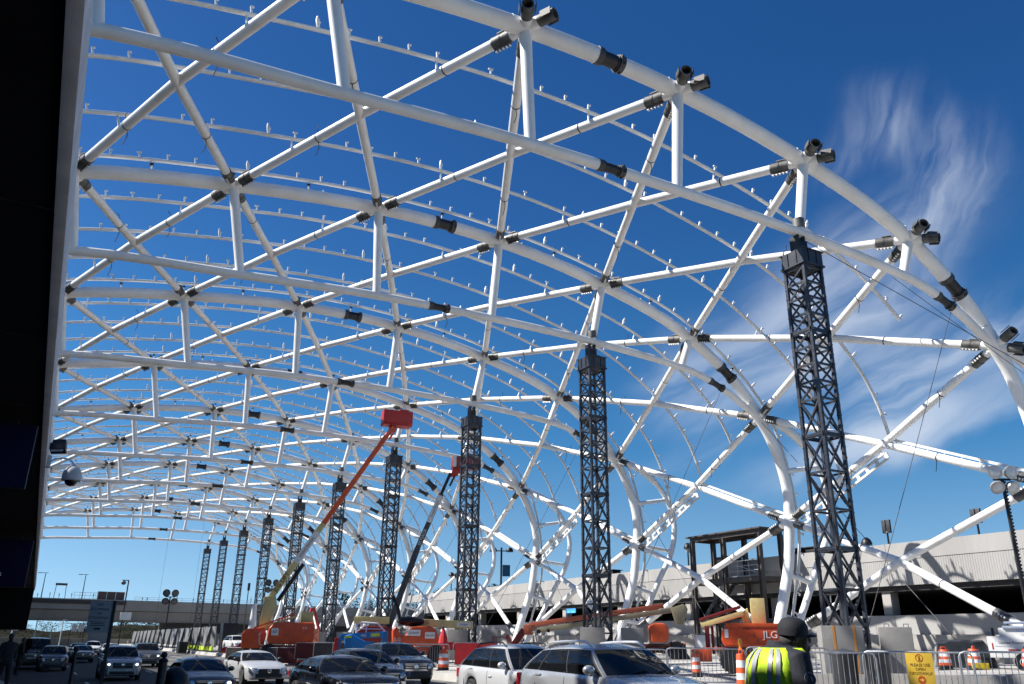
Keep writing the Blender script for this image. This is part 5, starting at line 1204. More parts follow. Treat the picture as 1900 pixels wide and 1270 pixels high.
MESHM = mat('dark_fence_mesh', (0.055, 0.052, 0.05), 0.85, 0, 0.25, 3, dirt=(0.11, 0.10, 0.095), dscale=3, damt=0.5)
for k in range(7):
    x, y = 10.6+0.86*k, 63.5-1.3*k
    o = barrier(x+2.2, y-2, -40+k*3, ('mesh covered crowd barrier, first of seven from the left behind the coupe', 'mesh covered crowd barrier, second of seven behind the coupe', 'mesh covered crowd barrier, third of seven behind the coupe', 'mesh covered crowd barrier, fourth of seven behind the coupe', 'mesh covered crowd barrier, fifth of seven by the black sedan', 'mesh covered crowd barrier, sixth of seven by the black sedan', 'mesh covered crowd barrier, last of seven by the blue lift')[k])
    b = MB(); b.grid([[V((-1.1+2.2*q/8, -0.04+0.015*math.sin(q*1.9+k), z)) for z in (0.15, 0.5, 0.8, 1.07)] for q in range(9)]); b.build('mesh_cover', MESHM if k not in (3, 4) else mat('dark_red_mesh', (0.12, 0.02, 0.02), 0.85, 0, 0.3, 3, dirt=(0.06, 0.04, 0.04), dscale=3, damt=0.5), o, recalc=False)
def drum(h=1.0, r=0.29):
    o = empty('traffic_drum'); b = MB()
    pr = [(r*1.28, 0.0), (r*1.28, 0.06), (r*1.04, 0.07), (r*1.0, 0.2*h), (r*0.98, 0.34*h), (r*0.94, 0.36*h), (r*0.93, 0.50*h), (r*0.90, 0.52*h), (r*0.89, 0.64*h), (r*0.85, 0.66*h), (r*0.84, 0.80*h), (r*0.80, 0.82*h), (r*0.77, 0.95*h), (r*0.70, 0.98*h), (0, 0.985*h)]
    b.lathe(pr, seg=24, mats=[2, 2, 2, 0, 1, 1, 0, 0, 1, 1, 1, 0, 0, 0, 0][:len(pr)-1]); b.build('drum_body', [DRUMO, DRUMW, RUBBER], o)
    b = MB(); b.tube([(-r*0.5, 0, 0.97*h), (-r*0.5, 0, 1.05*h), (-r*0.35, 0, 1.1*h), (r*0.35, 0, 1.1*h), (r*0.5, 0, 1.05*h), (r*0.5, 0, 0.97*h)], 0.035, 8); b.build('handle', DRUMO, o); return o
d0 = drum(); fd = [True]
def put_drum(x, y, lab, sc=(1, 1, 1), z=None, lamp=False, tilt=0):
    o = d0 if fd[0] else copy_tree(d0); fd[0] = False
    o.location = (x, y, gz(x, y) if z is None else z); o.scale = sc; o.rotation_euler = (R(tilt), 0, x); tag(o, lab, 'traffic drum', 'orange and white traffic drums')
    if lamp:
        b = MB(); b.box((0, 0, 1.14), (0.1, 0.08, 0.12)); b.lathe([(0.085, -0.05), (0.1, -0.02), (0.1, 0.02), (0.085, 0.05)], (0, 0, 1.28), (1, 0, 0), 14); b.build('warning_lamp', mat('amber_drum_lamp', (0.75, 0.32, 0.02), 0.3, 0, 0.1, 5), o)
    return o
put_drum(17.0, 37.4, 'orange and white drum beside the black crossover, left of the pale silver car', (0.9, 0.9, 0.95), 0.40)
put_drum(17.07, 17.99, 'tall slim orange and white drum with a lamp just left of the guard', (0.58, 0.58, 1.02), None, True)
put_drum(21.53, 25.01, 'slim orange drum behind the barrier right of the nearest silver car', (0.55, 0.55, 0.82))
put_drum(31.16, 21.75, 'orange drum left one of the pair in front of the black tarp', (0.80, 0.80, 0.74))
put_drum(31.75, 20.95, 'orange drum right one of the pair in front of the black tarp', (0.84, 0.84, 0.76), None, False, 3)
put_drum(32.7, 19.4, 'orange drum at the right edge beside the white trailer', (0.84, 0.84, 0.78))
put_drum(21.0, 50.5, 'orange drum half hidden by the barrier behind the black crossover', (1, 1, 1.0), None, True)
put_drum(15.8, 57.2, 'orange drum behind the mesh barriers by the coupe', (1, 1, 1.0), None, True)
put_drum(17.3, 52.3, 'fallen orange drum top behind the mesh barriers by the black sedan', (1.1, 1.1, 0.75))
# draped screen fence
sfz = empty('screen_fence', (16.25, 104, 0.42), R(-1.0)); sfz.scale = (1, 1, 0.86); tag(sfz, 'grey plastic draped screen fence with dark A frames and a lime band', 'screen fence')
b = MB(); rows = []; rnd = random.Random(11)
for k in range(233):
    y = -14+0.42*k; w0 = 0.16*math.sin(k*1.13)+0.10*rnd.uniform(-1, 1)
    rows.append([V((w0*f, y, z)) for z, f in ((0.55, 1.2), (1.1, 0.9), (1.8, 0.8), (2.5, 0.5), (2.85+0.07*rnd.uniform(-1, 1), 0.2))])
b.grid(rows); b.build('drape', mat('grey_plastic_sheet', (0.19, 0.19, 0.19), 0.45, 0, 0.3, 0.6, 0.3, 6, dirt=(0.12, 0.12, 0.12), dscale=0.8, damt=0.5), sfz, recalc=False)
b = MB(); b.box((-0.06, -2, 0.42), (0.16, 23, 0.45)); b.build('lime_band', mat('lime_barrier_band', (0.48, 0.66, 0.02), 0.5, 0, 0.15, 1), sfz)
for k in range(14):
    b = MB(); y = -11.5+6.6*k
    for s in (-1, 1): b.beam((-0.35, y+s*1.5, 0.05), (-0.1, y+s*0.12, 2.9), 0.09); b.beam((-0.35, y+s*0.55, 0.05), (-0.1, y, 2.75), 0.06)
    b.beam((-0.28, y-0.95, 1.0), (-0.28, y+0.95, 1.0), 0.1); b.build('a_frame', BLACKM, sfz)
b = MB(); b.box((0, 0, 0.6), (0.9, 2.0, 1.2)); o = b.build('weight_block', BLACKM, None, bevel=0.04); o.location = (15.2, 105, 0.15); tag(o, 'black weight block standing before the draped screen fence', 'weight block')
b = MB(); b.box((0, 0, 1.35), (1.4, 1.6, 2.7)); o = b.build('dark_container', BLACKM, None, bevel=0.03); o.location = (16.9, 88.0, 0.45); tag(o, 'black container at the near end of the draped screen fence', 'container')
for k, (x, y, h, r, m_) in enumerate(((19.5, 90, 4.6, 0.5, WPAINT), (21.2, 90, 4.7, 0.28, WPAINT))):
    b = MB(); b.lathe([(r, 0), (r*0.8, h*0.5), (r*0.4, h)] if k == 0 else [(r, 0), (r, h)], seg=14); o = b.build('wrapped_post', m_, None); o.location = (x, y, 0.5); tag(o, ('tapered white wrapped post beyond the black container', 'straight white post beyond the black container')[k], 'post')
b = MB()
for s in (-1, 1): b.beam((s*1.0, 0, 0), (s*0.08, 0, 2.6), 0.5, 0.2)
o = b.build('folded_boom', REDP, None, bevel=0.02); o.location = (25.0, 88, 2.2); tag(o, 'red folded machine arm shaped like an upturned V by the far towers', 'machine arm')
wbx = empty('warning_board', (22.7, 79.0, 1.4)); tag(wbx, 'small orange board with a red X at the foot of the fifth tower', 'sign')
b = MB(); b.box((0, 0, 0.65), (1.05, 0.06, 1.1)); b.build('board', mat('pale_orange_board', (0.62, 0.2, 0.12), 0.5), wbx)
b = MB(); b.beam((-0.4, -0.045, 0.25), (0.4, -0.045, 1.05), 0.03, 0.1, up=(0, 1, 0)); b.beam((-0.4, -0.05, 1.05), (0.4, -0.05, 0.25), 0.03, 0.1, up=(0, 1, 0)); b.build('cross_mark', DKRED, wbx)
b = MB(); b.cyl((0, 0.05, -0.8), (0, 0.05, 0.6), 0.04, 6); b.build('post', DKGREY, wbx)

# ------------------------------------------------------------------ concrete barrier, tarp pile, trailer, clutter on the right
for k in range(4):
    x, y = 18.9+1.45*k, 16.4-2.25*k
    b = MB(); b.prism([(-0.3, 0), (-0.3, 0.08), (-0.12, 0.33), (-0.08, 0.82), (0.08, 0.82), (0.12, 0.33), (0.3, 0.08), (0.3, 0)], (0, -1.45, 0), (1, 0, 0), (0, 0, 1), -2.9)
    o = b.build('concrete_barrier', CONC2, None, bevel=0.02); o.location = (x, y, gz(x, y)-0.34); o.rotation_euler = (0, 0, R(33)); tag(o, 'grey concrete traffic barrier segment in the row behind the crosswalk sign', 'concrete barrier', 'concrete traffic barriers behind the sign')
tp = MB(); rows = []; rnd = random.Random(2)
for i in range(13):
    r_ = []
    for k in range(9):
        u, v = i/12*2-1, k/8*2-1; e_ = max(abs(u), abs(v)); h = 1.32*(1-max(0, (e_-0.72)/0.28)**1.3)+0.09*rnd.uniform(-1, 1)*(e_ < 0.95)
        r_.append(V((u*2.3, v*1.1, max(0.0, h))))
    rows.append(r_)
tp.grid(rows); o = tp.build('tarp_pile', mat('black_tarp', (0.016, 0.017, 0.019), 0.42, 0, 0.3, 3, 0.3, 8), None, angle=60); o.location = (34.0, 22.9, 0.95); o.rotation_euler = (0, 0, R(-54)); o.scale = (0.55, 0.6, 0.78); tag(o, 'low stack under a creased black tarp behind the pair of orange drums', 'tarp pile')
gt = empty('generator_trailer', (34.45, 20.75, 0.93), R(-60)); gt.scale = (0.8, 0.8, 0.8); tag(gt, 'white rental generator trailer with one spoked wheel at the right edge', 'trailer')
b = MB(); b.box((0, 0, 1.05), (2.6, 1.3, 1.0)); b.box((0.2, 0, 1.75), (1.9, 1.1, 0.4)); b.build('housing', WPAINT, gt, bevel=0.05)
b = MB(); b.box((0.35, -0.05, 1.98), (1.8, 1.2, 0.12)); b.box((0.35, -0.05, 2.2), (1.6, 1.0, 0.1)); b.build('lid', mat('blue_grey_panel', (0.28, 0.33, 0.42), 0.5, 0, 0.1, 3), gt, bevel=0.02)
label_plate(gt, (-0.25, -0.656, 1.25), (1, 0, 0), (0, 0, 1), 1.5, 0.34, 'United Rentals', 0.19); lettering('United Rentals', 0.15, (0.5, -0.66, 1.83), (1, 0, 0), (0, 0, 1), mat('blue_lettering', (0.02, 0.06, 0.25), 0.5), gt)
b = MB(); b.box((-0.2, -0.661, 0.92), (0.5, 0.01, 0.06)); b.box((-1.1, -0.661, 1.1), (0.05, 0.01, 0.3)); b.build('red_marking', REDP, gt)
b = MB(); b.lathe([(0.2, -0.1), (0.34, -0.1), (0.36, 0), (0.34, 0.1), (0.2, 0.1)], (0.15, -0.75, 0.36), (0, 1, 0), 20); wl = b.build('wheel', RUBBER, gt)
b = MB(); b.lathe([(0.21, -0.11), (0.2, -0.13), (0.17, -0.13), (0.16, -0.09), (0.05, -0.08), (0.05, -0.13), (0, -0.13)], (0.15, -0.75, 0.36), (0, 1, 0), 18)
for k in range(8): a = 2*PI*k/8; b.beam((0.15, -0.86, 0.36), (0.15+0.18*math.cos(a), -0.86, 0.36+0.18*math.sin(a)), 0.035, 0.02)
b.build('rim', WPAINT, wl)
b = MB(); b.lathe([(0.40, -0.14), (0.42, -0.14), (0.42, 0.14), (0.40, 0.14)], (0.15, -0.74, 0.36), (0, 1, 0), 20); b.build('mudguard', BLACKM, gt)
b = MB(); b.beam((-1.3, 0, 0.5), (-2.6, 0, 0.42), 0.1); b.cyl((-2.4, 0, 0), (-2.4, 0, 0.5), 0.04, 8); b.build('drawbar', BLACKM, gt)
b = MB(); b.cyl((-1.0, -0.3, 1.55), (-1.0, -0.3, 1.95), 0.07, 10); b.build('exhaust', BLACKM, gt)
b = MB(); b.box((0, 0, 0.12), (0.6, 0.34, 0.24)); o = b.build('battery_box', mat('yellow_black_box', (0.5, 0.36, 0.01), 0.5, 0, 0.6, 7), None, bevel=0.02); o.location = (31.8, 20.8, 0.95); o.rotation_euler = (0, 0, R(-40)); tag(o, 'small yellow and black box on the ground left of the trailer wheel', 'box')
b = MB()
for k in range(5): b.box((0.05*math.sin(k*2), 0.1*k-0.2, 0.1+0.17*k), (3.6-0.3*k, 0.9, 0.15))
o = b.build('timber_stack', mat('dark_brown_timber', (0.045, 0.03, 0.022), 0.85, 0, 0.4, 2), None); o.location = (27.3, 34.5, 1.3); o.rotation_euler = (0, 0, R(-40)); o.scale = (0.42, 0.6, 0.5); tag(o, 'dark brown timber stack against the deck wall right of the silver car', 'timber stack')
b = MB(); b.prism([(-0.6, 0), (-0.6, 0.9), (-0.2, 1.0), (0.5, 0.05), (0.5, 0)], (0, 0.25, 0), (1, 0, 0), (0, 0, 1), 0.5); o = b.build('dark_bin', BLACKM, None, bevel=0.02); o.location = (28.3, 33.7, 1.05); o.rotation_euler = (0, 0, R(-45)); o.scale = (0.5, 0.6, 0.65); tag(o, 'black wedge shaped bin right of the brown timber stack', 'bin')
b = MB(); b.box((0, 0, 0.3), (1.0, 0.8, 0.6)); b.sphere((0.1, 0, 0.65), 0.35, sc=(1.2, 1, 0.6)); b.sphere((-0.3, 0.1, 0.7), 0.28, sc=(1.2, 1, 0.6)); o = b.build('debris_crate', mat('rusty_scrap', (0.14, 0.06, 0.04), 0.8, 0, 0.5, 6), None, bevel=0.03); o.location = (27.5, 31.8, 1.15); o.scale = (0.55, 0.55, 0.45); tag(o, 'rusty crate of scrap left of the rust spotted lift', 'crate')
for k, (x, y) in enumerate(((18.75, 15.0), (18.3, 15.6))):
    b = MB(); b.lathe([(0.28, 0), (0.3, 0.05), (0.33, 0.95), (0.36, 1.0), (0.34, 1.06), (0, 1.14)], seg=18); o = b.build('rubbish_bin', DKGREY, None); o.location = (x, y, gz(x, y)); tag(o, ('grey rubbish bin behind the barrier left of the yellow sign, right one', 'grey rubbish bin behind the barrier nearer the guard, left one')[k], 'bin', 'rubbish bins behind the barriers')
b = MB(); b.box((0, 0, 0.45), (0.75, 0.7, 0.9)); b.box((0, 0, 0.93), (0.8, 0.75, 0.05), m=1); b.box((-0.38, -0.36, 0.45), (0.05, 0.05, 0.9), m=1); o = b.build('white_crate', [WPAINT, DKRED], None, bevel=0.01); o.location = (29.0, 33.1, 1.25); o.rotation_euler = (0, 0, R(-45)); tag(o, 'white crate with red edges left of the rust spotted lift', 'crate')
# yellow crosswalk sign on the second barrier
ys_ = empty('crosswalk_sign', (17.52, 12.86, gz(17.5, 12)), R(-54)); ys_.scale = (0.74, 0.74, 0.8); tag(ys_, 'yellow sign board reading please use open crosswalk with an arrow', 'sign')
b = MB(); b.box((0, 0, 0.86), (0.74, 0.02, 1.0)); b.build('board', SIGNY, ys_, bevel=0.004)
fy = -0.0125
for t, z, s_ in (('PLEASE USE', 1.045, 0.108), ('OPEN', 0.935, 0.108), ('CROSSWALK', 0.825, 0.108)): lettering(t, s_, (0, fy, z), (1, 0, 0), (0, 0, 1), mat('dark_brown_ink', (0.09, 0.04, 0.015), 0.6), ys_, depth=0.002)
def ring(b, c, r0, r1, sg=28):
    vs = []
    for k in range(sg):
        a = 2*PI*k/sg
        for r_ in (r0, r1): vs.append((c[0]+r_*math.cos(a), fy-0.003, c[1]+r_*math.sin(a)))
    b.add(vs, [(2*k, 2*k+1, (2*k+3) % (2*sg), (2*k+2) % (2*sg)) for k in range(sg)])
b = MB(); ring(b, (0, 1.23), 0.087, 0.105); b.beam((-0.07, fy-0.003, 1.30), (0.07, fy-0.003, 1.16), 0.006, 0.016, up=(0, 1, 0))
b.build('no_walking_symbol', REDSIGN, ys_, recalc=False)
b = MB(); b.sphere((0.005, fy-0.003, 1.285), 0.014, sc=(1, 0.2, 1), seg=10, rings=6)
for a_, c_ in (((0.0, 1.265), (-0.005, 1.22)), ((-0.005, 1.22), (0.03, 1.165)), ((-0.005, 1.22), (-0.03, 1.165)), ((0, 1.26), (0.032, 1.23)), ((0, 1.26), (-0.03, 1.235))): b.beam((a_[0], fy-0.004, a_[1]), (c_[0], fy-0.004, c_[1]), 0.005, 0.013, up=(0, 1, 0))
b.build('walking_figure', MATS['dark_brown_ink'], ys_)
b = MB(); ring(b, (0, 0.66), 0.0, 0.105); b.build('arrow_disc', REDSIGN, ys_, recalc=False)
b = MB(); vs = [(x_, fy-0.006, z_+0.19) for x_, z_ in ((-0.065, 0.485), (0.0, 0.485), (0.0, 0.525), (0.07, 0.47), (0.0, 0.415), (0.0, 0.455), (-0.065, 0.455))]; b.add(vs, [tuple(range(7))]); b.build('arrow', SIGNY, ys_, recalc=False)
# no stopping sign at the kerb
ns = empty('no_stopping_sign', (1.10, 18.5, 0.12), R(-6)); ns.scale = (0.92, 0.92, 0.92); tag(ns, 'grey no stopping or standing sign on a dark post at the kerb', 'sign')
b = MB(); b.box((0.24, 0.05, 1.2), (0.07, 0.07, 2.5)); b.build('post', BLACKM, ns)
b = MB(); b.box((0, 0, 2.12), (0.44, 0.02, 0.62)); b.build('sign_panel', mat('grey_white_sign', (0.33, 0.325, 0.32), 0.5, 0, 0.08, 3), ns, bevel=0.003)
b = MB(); b.box((0.24, -0.0, 2.12), (0.05, 0.06, 0.66)); b.build('sign_edge', BLACKM, ns)
for t, z, s_ in (('NO', 2.36, 0.085), ('STOPPING', 2.27, 0.075), ('OR', 2.185, 0.07), ('STANDING', 2.10, 0.075)): lettering(t, s_, (-0.02, -0.0125, z), (1, 0, 0), (0, 0, 1), LABELB, ns, depth=0.001)
for z, w_ in ((2.02, 0.30), (1.985, 0.26), (1.95, 0.30), (1.885, 0.12)):
    b = MB(); b.box((-0.02, -0.0125, z), (w_, 0.003, 0.012 if z > 1.9 else 0.04)); b.build('small_print_line', LABELB, ns)
tpst = empty('slim_post', (0.92, 21.5, 0.0)); tag(tpst, 'slim black post at the kerb left of the no stopping sign', 'post')
b = MB(); b.cyl((0, 0, 0), (0, 0, 1.42), 0.035, 8); b.build('post', BLACKM, tpst); b = MB(); b.sphere((0, 0, 1.45), 0.06); b.build('cap', BLACKM, tpst)
bo = empty('ball_top_bollard', (2.05, 16.0, 0.0)); tag(bo, 'black bollard with a ball top at the lower left', 'bollard')
b = MB(); b.lathe([(0.11, 0), (0.11, 0.15), (0.075, 0.2), (0.07, 1.32), (0.085, 1.34), (0.05, 1.38)], seg=16); b.build('post', BLACKM, bo); b = MB(); b.sphere((0, 0, 1.43), 0.055); b.build('ball', BLACKM, bo)
rbn = empty('street_rubbish_bin', (2.42, 17.0, 0.0)); tag(rbn, 'black street rubbish bin beside the ball top bollard', 'bin')
b = MB(); b.lathe([(0.2, 0), (0.22, 0.1), (0.22, 0.75), (0.24, 0.8), (0.24, 0.95)], seg=18); b.build('body', BLACKM, rbn); b = MB(); b.lathe([(0.25, 0.95), (0.22, 1.08), (0.1, 1.2), (0, 1.22)], seg=18); b.build('lid', BLACKM, rbn)
# ------------------------------------------------------------------ people
def fuse(b, name, m, parent, voxel=0.01, sm=6):
    o = b.build(name, m, None, recalc=True)
    md = o.modifiers.new('remesh', 'REMESH'); md.mode = 'VOXEL'; md.voxel_size = voxel; md.use_smooth_shade = True
    if sm: ms = o.modifiers.new('smooth', 'SMOOTH'); ms.iterations = sm; ms.factor = 0.5
    dg = bpy.context.evaluated_depsgraph_get(); me = bpy.data.meshes.new_from_object(o.evaluated_get(dg))
    old = o.data; o.modifiers.clear(); o.data = me; bpy.data.meshes.remove(old)
    if not me.materials: me.materials.append(m)
    me.shade_smooth()
    if parent: o.parent = parent
    return o
TOR = [(0.80, 0.175, 0.130, 0.0), (0.90, 0.185, 0.140, 0.0), (1.02, 0.190, 0.145, 0.0), (1.15, 0.200, 0.148, 0.0), (1.28, 0.218, 0.152, 0.005), (1.38, 0.228, 0.150, 0.012), (1.455, 0.222, 0.135, 0.02), (1.505, 0.185, 0.112, 0.03), (1.54, 0.125, 0.088, 0.04), (1.56, 0.085, 0.075, 0.045)]
def torso_pt(z, th, k=1.0, off=0.0):
    tab = TOR
    def it(c): return lerp_tab([(r[0], r[c]) for r in tab], z)
    a, d, ox = it(1)*k+off, it(2)*k+off, it(3)
    ct, st = math.cos(th), math.sin(th); e = 0.82
    return V((ox+d*math.copysign(abs(ct)**e, ct), a*math.copysign(abs(st)**e, st), z))
def torso(b, z0, z1, k=1.0, off=0.0, n=24, nz=18):
    rows = [[torso_pt(z0+(z1-z0)*i/nz, 2*PI*q/n, k, off) for q in range(n+1)] for i in range(nz+1)]
    b.grid(rows); b.add(rows[0][:-1], [tuple(range(n-1, -1, -1))]); b.add(rows[-1][:-1], [tuple(range(n))])
def finger_chain(b, base, d, curl, L, r):
    p = V(base); dd = V(d).normalized(); pts = [p]; ax = curl
    for k, f in enumerate((0.45, 0.32, 0.23)):
        p = p+dd*L*f; pts.append(p); dd = (Matrix.Rotation(0.32+0.1*k, 3, ax) @ dd).normalized()
    b.tube(pts, [r, r*0.95, r*0.85, r*0.7], 8)
def hand(b, w_, dirn, side):
    w_ = V(w_); d = V(dirn).normalized(); lat = V((0, 1, 0)); 
    nrm = d.cross(lat).normalized(); fw = nrm if nrm.x > 0 else -nrm     # towards the front edge of the hand
    b.tube([w_-d*0.02, w_+d*0.03, w_+d*0.085], [0.026, 0.034, 0.036], 10)
    ax = -fw*side
    for k, (o, L_) in enumerate(((0.030, 0.072), (0.010, 0.080), (-0.011, 0.074), (-0.030, 0.058))):
        finger_chain(b, w_+d*0.088+fw*o, d+fw*o*1.2, fw, L_, 0.0088)
    b.tube([w_+d*0.02+fw*0.02, w_+d*0.05+fw*0.05, w_+d*0.085+fw*0.058], [0.012, 0.011, 0.008], 8)
def person(label, cloth, skin, trouser, vest=None, cap=None, hair=None, walk=0.0, sc=1.0, head_down=0.0, bulk=1.0, detail=True, hf=0.0, yaw=0.0, ao=0.0):
    HC = V((0.04+hf*0.6, 0, 0)); HM = Matrix.Translation(HC) @ Matrix.Rotation(yaw, 4, 'Z') @ Matrix.Translation(-HC) @ Matrix.Translation((0, 0, -head_down))
    root = empty('person'); tag(root, label, 'person')
    hx = 0.075+hf; hd = -head_down
    b = MB()
    # head
    b.sphere((hx-0.005, 0, 1.725), 0.1, sc=(1.0, 0.78, 1.12), seg=20, rings=12)
    b.sphere((hx+0.028, 0, 1.665), 0.075, sc=(0.92, 0.78, 1.05), seg=16, rings=10)
    b.tube([(hx+0.07, 0, 1.718), (hx+0.102, 0, 1.688), (hx+0.098, 0, 1.672)], [0.012, 0.019, 0.016], 8)
    b.sphere((hx+0.088, 0, 1.640), 0.022, sc=(0.8, 1.3, 0.55)); b.sphere((hx+0.086, 0, 1.624), 0.021, sc=(0.8, 1.2, 0.6)); b.sphere((hx+0.075, 0, 1.592), 0.026, sc=(0.9, 1.2, 0.8))
    for s in (-1, 1):
        b.sphere((hx+0.078, s*0.032, 1.735), 0.026, sc=(0.7, 1.2, 0.5)); b.sphere((hx+0.062, s*0.042, 1.685), 0.026, sc=(0.8, 0.9, 0.8))
        b.sphere((hx-0.012, s*0.083, 1.695), 0.03, sc=(0.75, 0.4, 1.15))
    b.v = [tuple(HM @ V(q)) for q in b.v]
    b.tube([(0.03, 0, 1.44), (0.045+hf*0.3, 0, 1.53), HM @ V((hx-0.012, 0, 1.64))], [0.084, 0.068, 0.066], 14)
    torso(b, 0.82, 1.55, 0.88)
    # legs and arms under the clothes
    hips = {}
    for s in (-1, 1):
        st = 0.16*walk*s
        leg = [(0, s*0.095, 0.90), (st*0.9+0.02, s*0.10, 0.50), (st*1.6-0.03-0.03*walk*(s < 0), s*0.10, 0.09)]
        hips[s] = leg; b.tube(leg, [0.085, 0.058, 0.04], 12); b.tube([leg[-1], V(leg[-1])+V((0.0, 0, -0.05)), V(leg[-1])+V((0.17, 0, -0.06))], [0.045, 0.042, 0.03], 10)
    arms = {}
    for s in (-1, 1):
        sw = -0.10*walk*s
        arm = [V((0.035+0.5*ao, s*(0.215+ao), 1.44)), V((-0.02+ao+sw*0.6, s*(0.29+ao), 1.16)), V((0.15+ao+sw, s*(0.275+ao), 0.96))]
        arms[s] = arm; b.tube(arm, [0.052, 0.042, 0.029], 12); hand(b, arm[2], (arm[2]-arm[1]), s)
    fuse(b, 'body', skin, root, 0.0065 if detail else 0.012, 4)
    for s in (-1, 1):
        b = MB(); b.sphere((hx+0.082, s*0.034, 1.712), 0.0115, seg=10, rings=6); b.build('eye', mat('eye_white', (0.45, 0.43, 0.4), 0.2, 0, 0.05, 9), root).matrix_basis = HM
    # jacket with sleeves and collar, trousers, shoes
    b = MB(); torso(b, 0.78, 1.545, bulk*1.02, 0.012)
    for s in (-1, 1):
        a = arms[s]; b.tube([V((0.02, s*0.14, 1.485)), a[0]+V((0, 0, 0.015)), (a[0]+a[1])/2+V((0, s*0.006, 0)), a[1], (a[1]+a[2])/2, a[2]-(a[2]-a[1])*0.06], [0.062, 0.080*bulk, 0.074*bulk, 0.064, 0.058, 0.05], 14)
    b.tube([(0.03, 0, 1.50), (0.045, 0, 1.575)], [0.098, 0.084], 16)
    jk = fuse(b, 'jacket', cloth, root, 0.010, 5)
    b = MB(); b.tube([(0, 0, 0.96), (0, 0, 0.80)], [0.17, 0.175], 18)
    for s in (-1, 1): b.tube([V(hips[s][0])+V((0, 0, 0.02)), V(hips[s][1]), V(hips[s][2])+V((0, 0, 0.0))], [0.108, 0.082, 0.072], 14)
    fuse(b, 'trousers', trouser, root, 0.012, 5)
    for s in (-1, 1):
        q = V(hips[s][2]); b = MB(); b.tube([q+V((-0.06, 0, -0.045)), q+V((0.02, 0, -0.035)), q+V((0.12, 0, -0.05)), q+V((0.20, 0, -0.06))], [0.04, 0.052, 0.044, 0.028], 12); b.build('shoe', BLACKM, root)
    if vest:
        k_, of = bulk*1.04, 0.024
        b = MB(); n = 44; nz = 22; z0, z1 = 0.90, 1.535
        wr_ = lambda q, i: 0.006*math.sin(q*1.9+i*0.35)+0.004*math.sin(i*1.1+q*0.7)
        rows = [[torso_pt(z0+(z1-z0)*i/nz, 2*PI*q/n, k_, of+wr_(q % n, i)) for q in range(n+1)] for i in range(nz+1)]
        b.grid(rows)
        vm = b.build('vest', vest, root, recalc=True, angle=80)
        md = vm.modifiers.new('solid', 'SOLIDIFY'); md.thickness = 0.006; md.offset = -1
        for th0, th1 in ((-132, -123), (-149, -140), (176, 185), (160, 168), (-40, -32), (38, 46)):
            b = MB(); rows = [[torso_pt(z0+0.01+(z1-z0-0.015)*i/nz, R(th0+(th1-th0)*q/3+5*math.sin(i/nz*3)), k_, of+0.011) for q in range(4)] for i in range(nz+1)]
            b.grid(rows); b.build('reflective_stripe', mat('grey_reflective_tape', (0.36, 0.37, 0.38), 0.3, 0.1, 0.12, 8), vm, recalc=True)
        b = MB(); rows = [[torso_pt(0.935+0.055*i/2, 2*PI*q/40, k_, of+0.010) for q in range(41)] for i in range(3)]; b.grid(rows); b.build('reflective_stripe', MATS['grey_reflective_tape'], vm, recalc=True)
    if cap:
        b = MB(); b.lathe([(0.109, -0.02), (0.112, 0.02), (0.106, 0.06), (0.082, 0.098), (0.04, 0.116), (0, 0.12)], (hx-0.012, 0, 1.735), (0.10, 0, 1), 24)
        cm = b.build('cap', cap, root, angle=60); cm.matrix_basis = HM
        b = MB(); rows = []
        for i in range(7):
            u = i/6*2-1; y = u*0.082; x0 = hx+0.075-0.05*u*u; r_ = []
            for q in range(4): r_.append(V((x0+0.085*q/3*(1-0.5*u*u), y*(1-0.06*q), 1.742-0.022*(q/3)-0.016*u*u)))
            rows.append(r_)
        b.grid(rows); br = b.build('brim', cap, cm, recalc=True); md = br.modifiers.new('solid', 'SOLIDIFY'); md.thickness = 0.006
        b = MB(); b.sphere((hx-0.0, 0, 1.857), 0.009); b.build('button', cap, cm)
    if hair:
        b = MB(); b.sphere((hx-0.014, 0, 1.725), 0.1, sc=(1.01, 0.82, 1.10) if cap else (1.06, 0.86, 1.16), seg=18, rings=10); b.build('hair', hair, root) if not cap else None
        if cap:
            b = MB(); rows = []
            for i in range(13):
                a = R(95+170*i/12); rows.append([V((hx-0.008+0.103*math.cos(a)*f, 0.083*math.sin(a)*f, z)) for z, f in ((1.735, 1.02), (1.69, 1.03), (1.65, 0.93))])
            b.grid(rows); hm = b.build('hair', hair, root, recalc=True); hm.matrix_basis = HM; md = hm.modifiers.new('solid', 'SOLIDIFY'); md.thickness = 0.004
    root.scale = (sc, sc, sc)
    return root, arms, jk
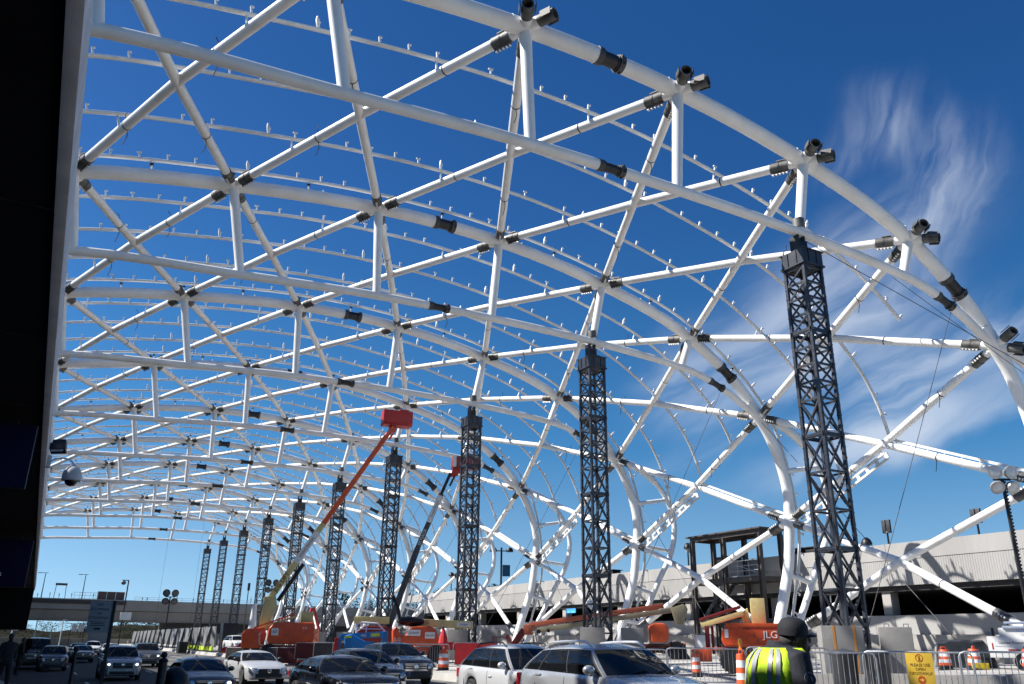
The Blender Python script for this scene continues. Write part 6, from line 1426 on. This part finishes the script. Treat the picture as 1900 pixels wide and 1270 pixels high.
NAVYC = mat('navy_cloth', (0.009, 0.011, 0.018), 0.85, 0, 0.25, 7, 0.2, 60); LIME = mat('lime_vest_fabric', (0.50, 0.74, 0.015), 0.65, 0, 0.06, 5, 0.15, 50)
SKIN = mat('dark_brown_skin', (0.042, 0.024, 0.017), 0.5, 0, 0.15, 12); HAIRG = mat('short_grey_hair', (0.05, 0.048, 0.047), 0.9, 0, 0.3, 40)
g, arms, jk = person('traffic guard in dark cap and lime vest seen from behind at lower right', NAVYC, SKIN, NAVYC, LIME, mat('dark_cap_cloth', (0.006, 0.007, 0.012), 0.8, 0, 0.2, 9, 0.2, 80), HAIRG, 0.35, 1.08, 0.10, 1.12, True, 0.09, R(-20), 0.035)
g.location = (5.23, 5.13, 0.03); g.rotation_euler = (0, 0, R(-19))
a = arms[-1]; b = MB(); c_ = (a[0]*0.62+a[1]*0.38)+V((0.02, -0.078, 0)); b.lathe([(0.045, 0), (0.043, 0.004), (0, 0.005)], c_, V((0.1, -1, 0.22)), 20); p = b.build('shoulder_patch', mat('patch_cloth', (0.02, 0.028, 0.05), 0.8), jk)
b = MB(); b.lathe([(0.045, 0.003), (0.045, 0.0065), (0.039, 0.0065), (0.039, 0.003)], c_, V((0.1, -1, 0.22)), 20); b.lathe([(0.02, 0.005), (0.018, 0.007), (0, 0.007)], c_, V((0.1, -1, 0.22)), 6); b.build('patch_ring', mat('pale_thread', (0.16, 0.17, 0.2), 0.8), p)
DARKC = mat('black_cloth', (0.012, 0.012, 0.013), 0.85, 0, 0.2, 7)
g2, _, _ = person('pedestrian in dark clothes standing beside the van at far left', DARKC, SKIN, DARKC, None, None, mat('black_hair', (0.01, 0.009, 0.008), 0.7), 0.1, 1.0, detail=False); g2.location = (-0.35, 53.0, -0.2); g2.rotation_euler = (0, 0, R(20))
g3, _, _ = person('pedestrian in dark clothes walking nearest the left frame edge', mat('dark_grey_cloth', (0.02, 0.02, 0.022), 0.85, 0, 0.2, 7), SKIN, DARKC, None, None, MATS['black_hair'], 0.9, 0.98, detail=False); g3.location = (-0.62, 36.0, 0.0); g3.rotation_euler = (0, 0, R(-70))
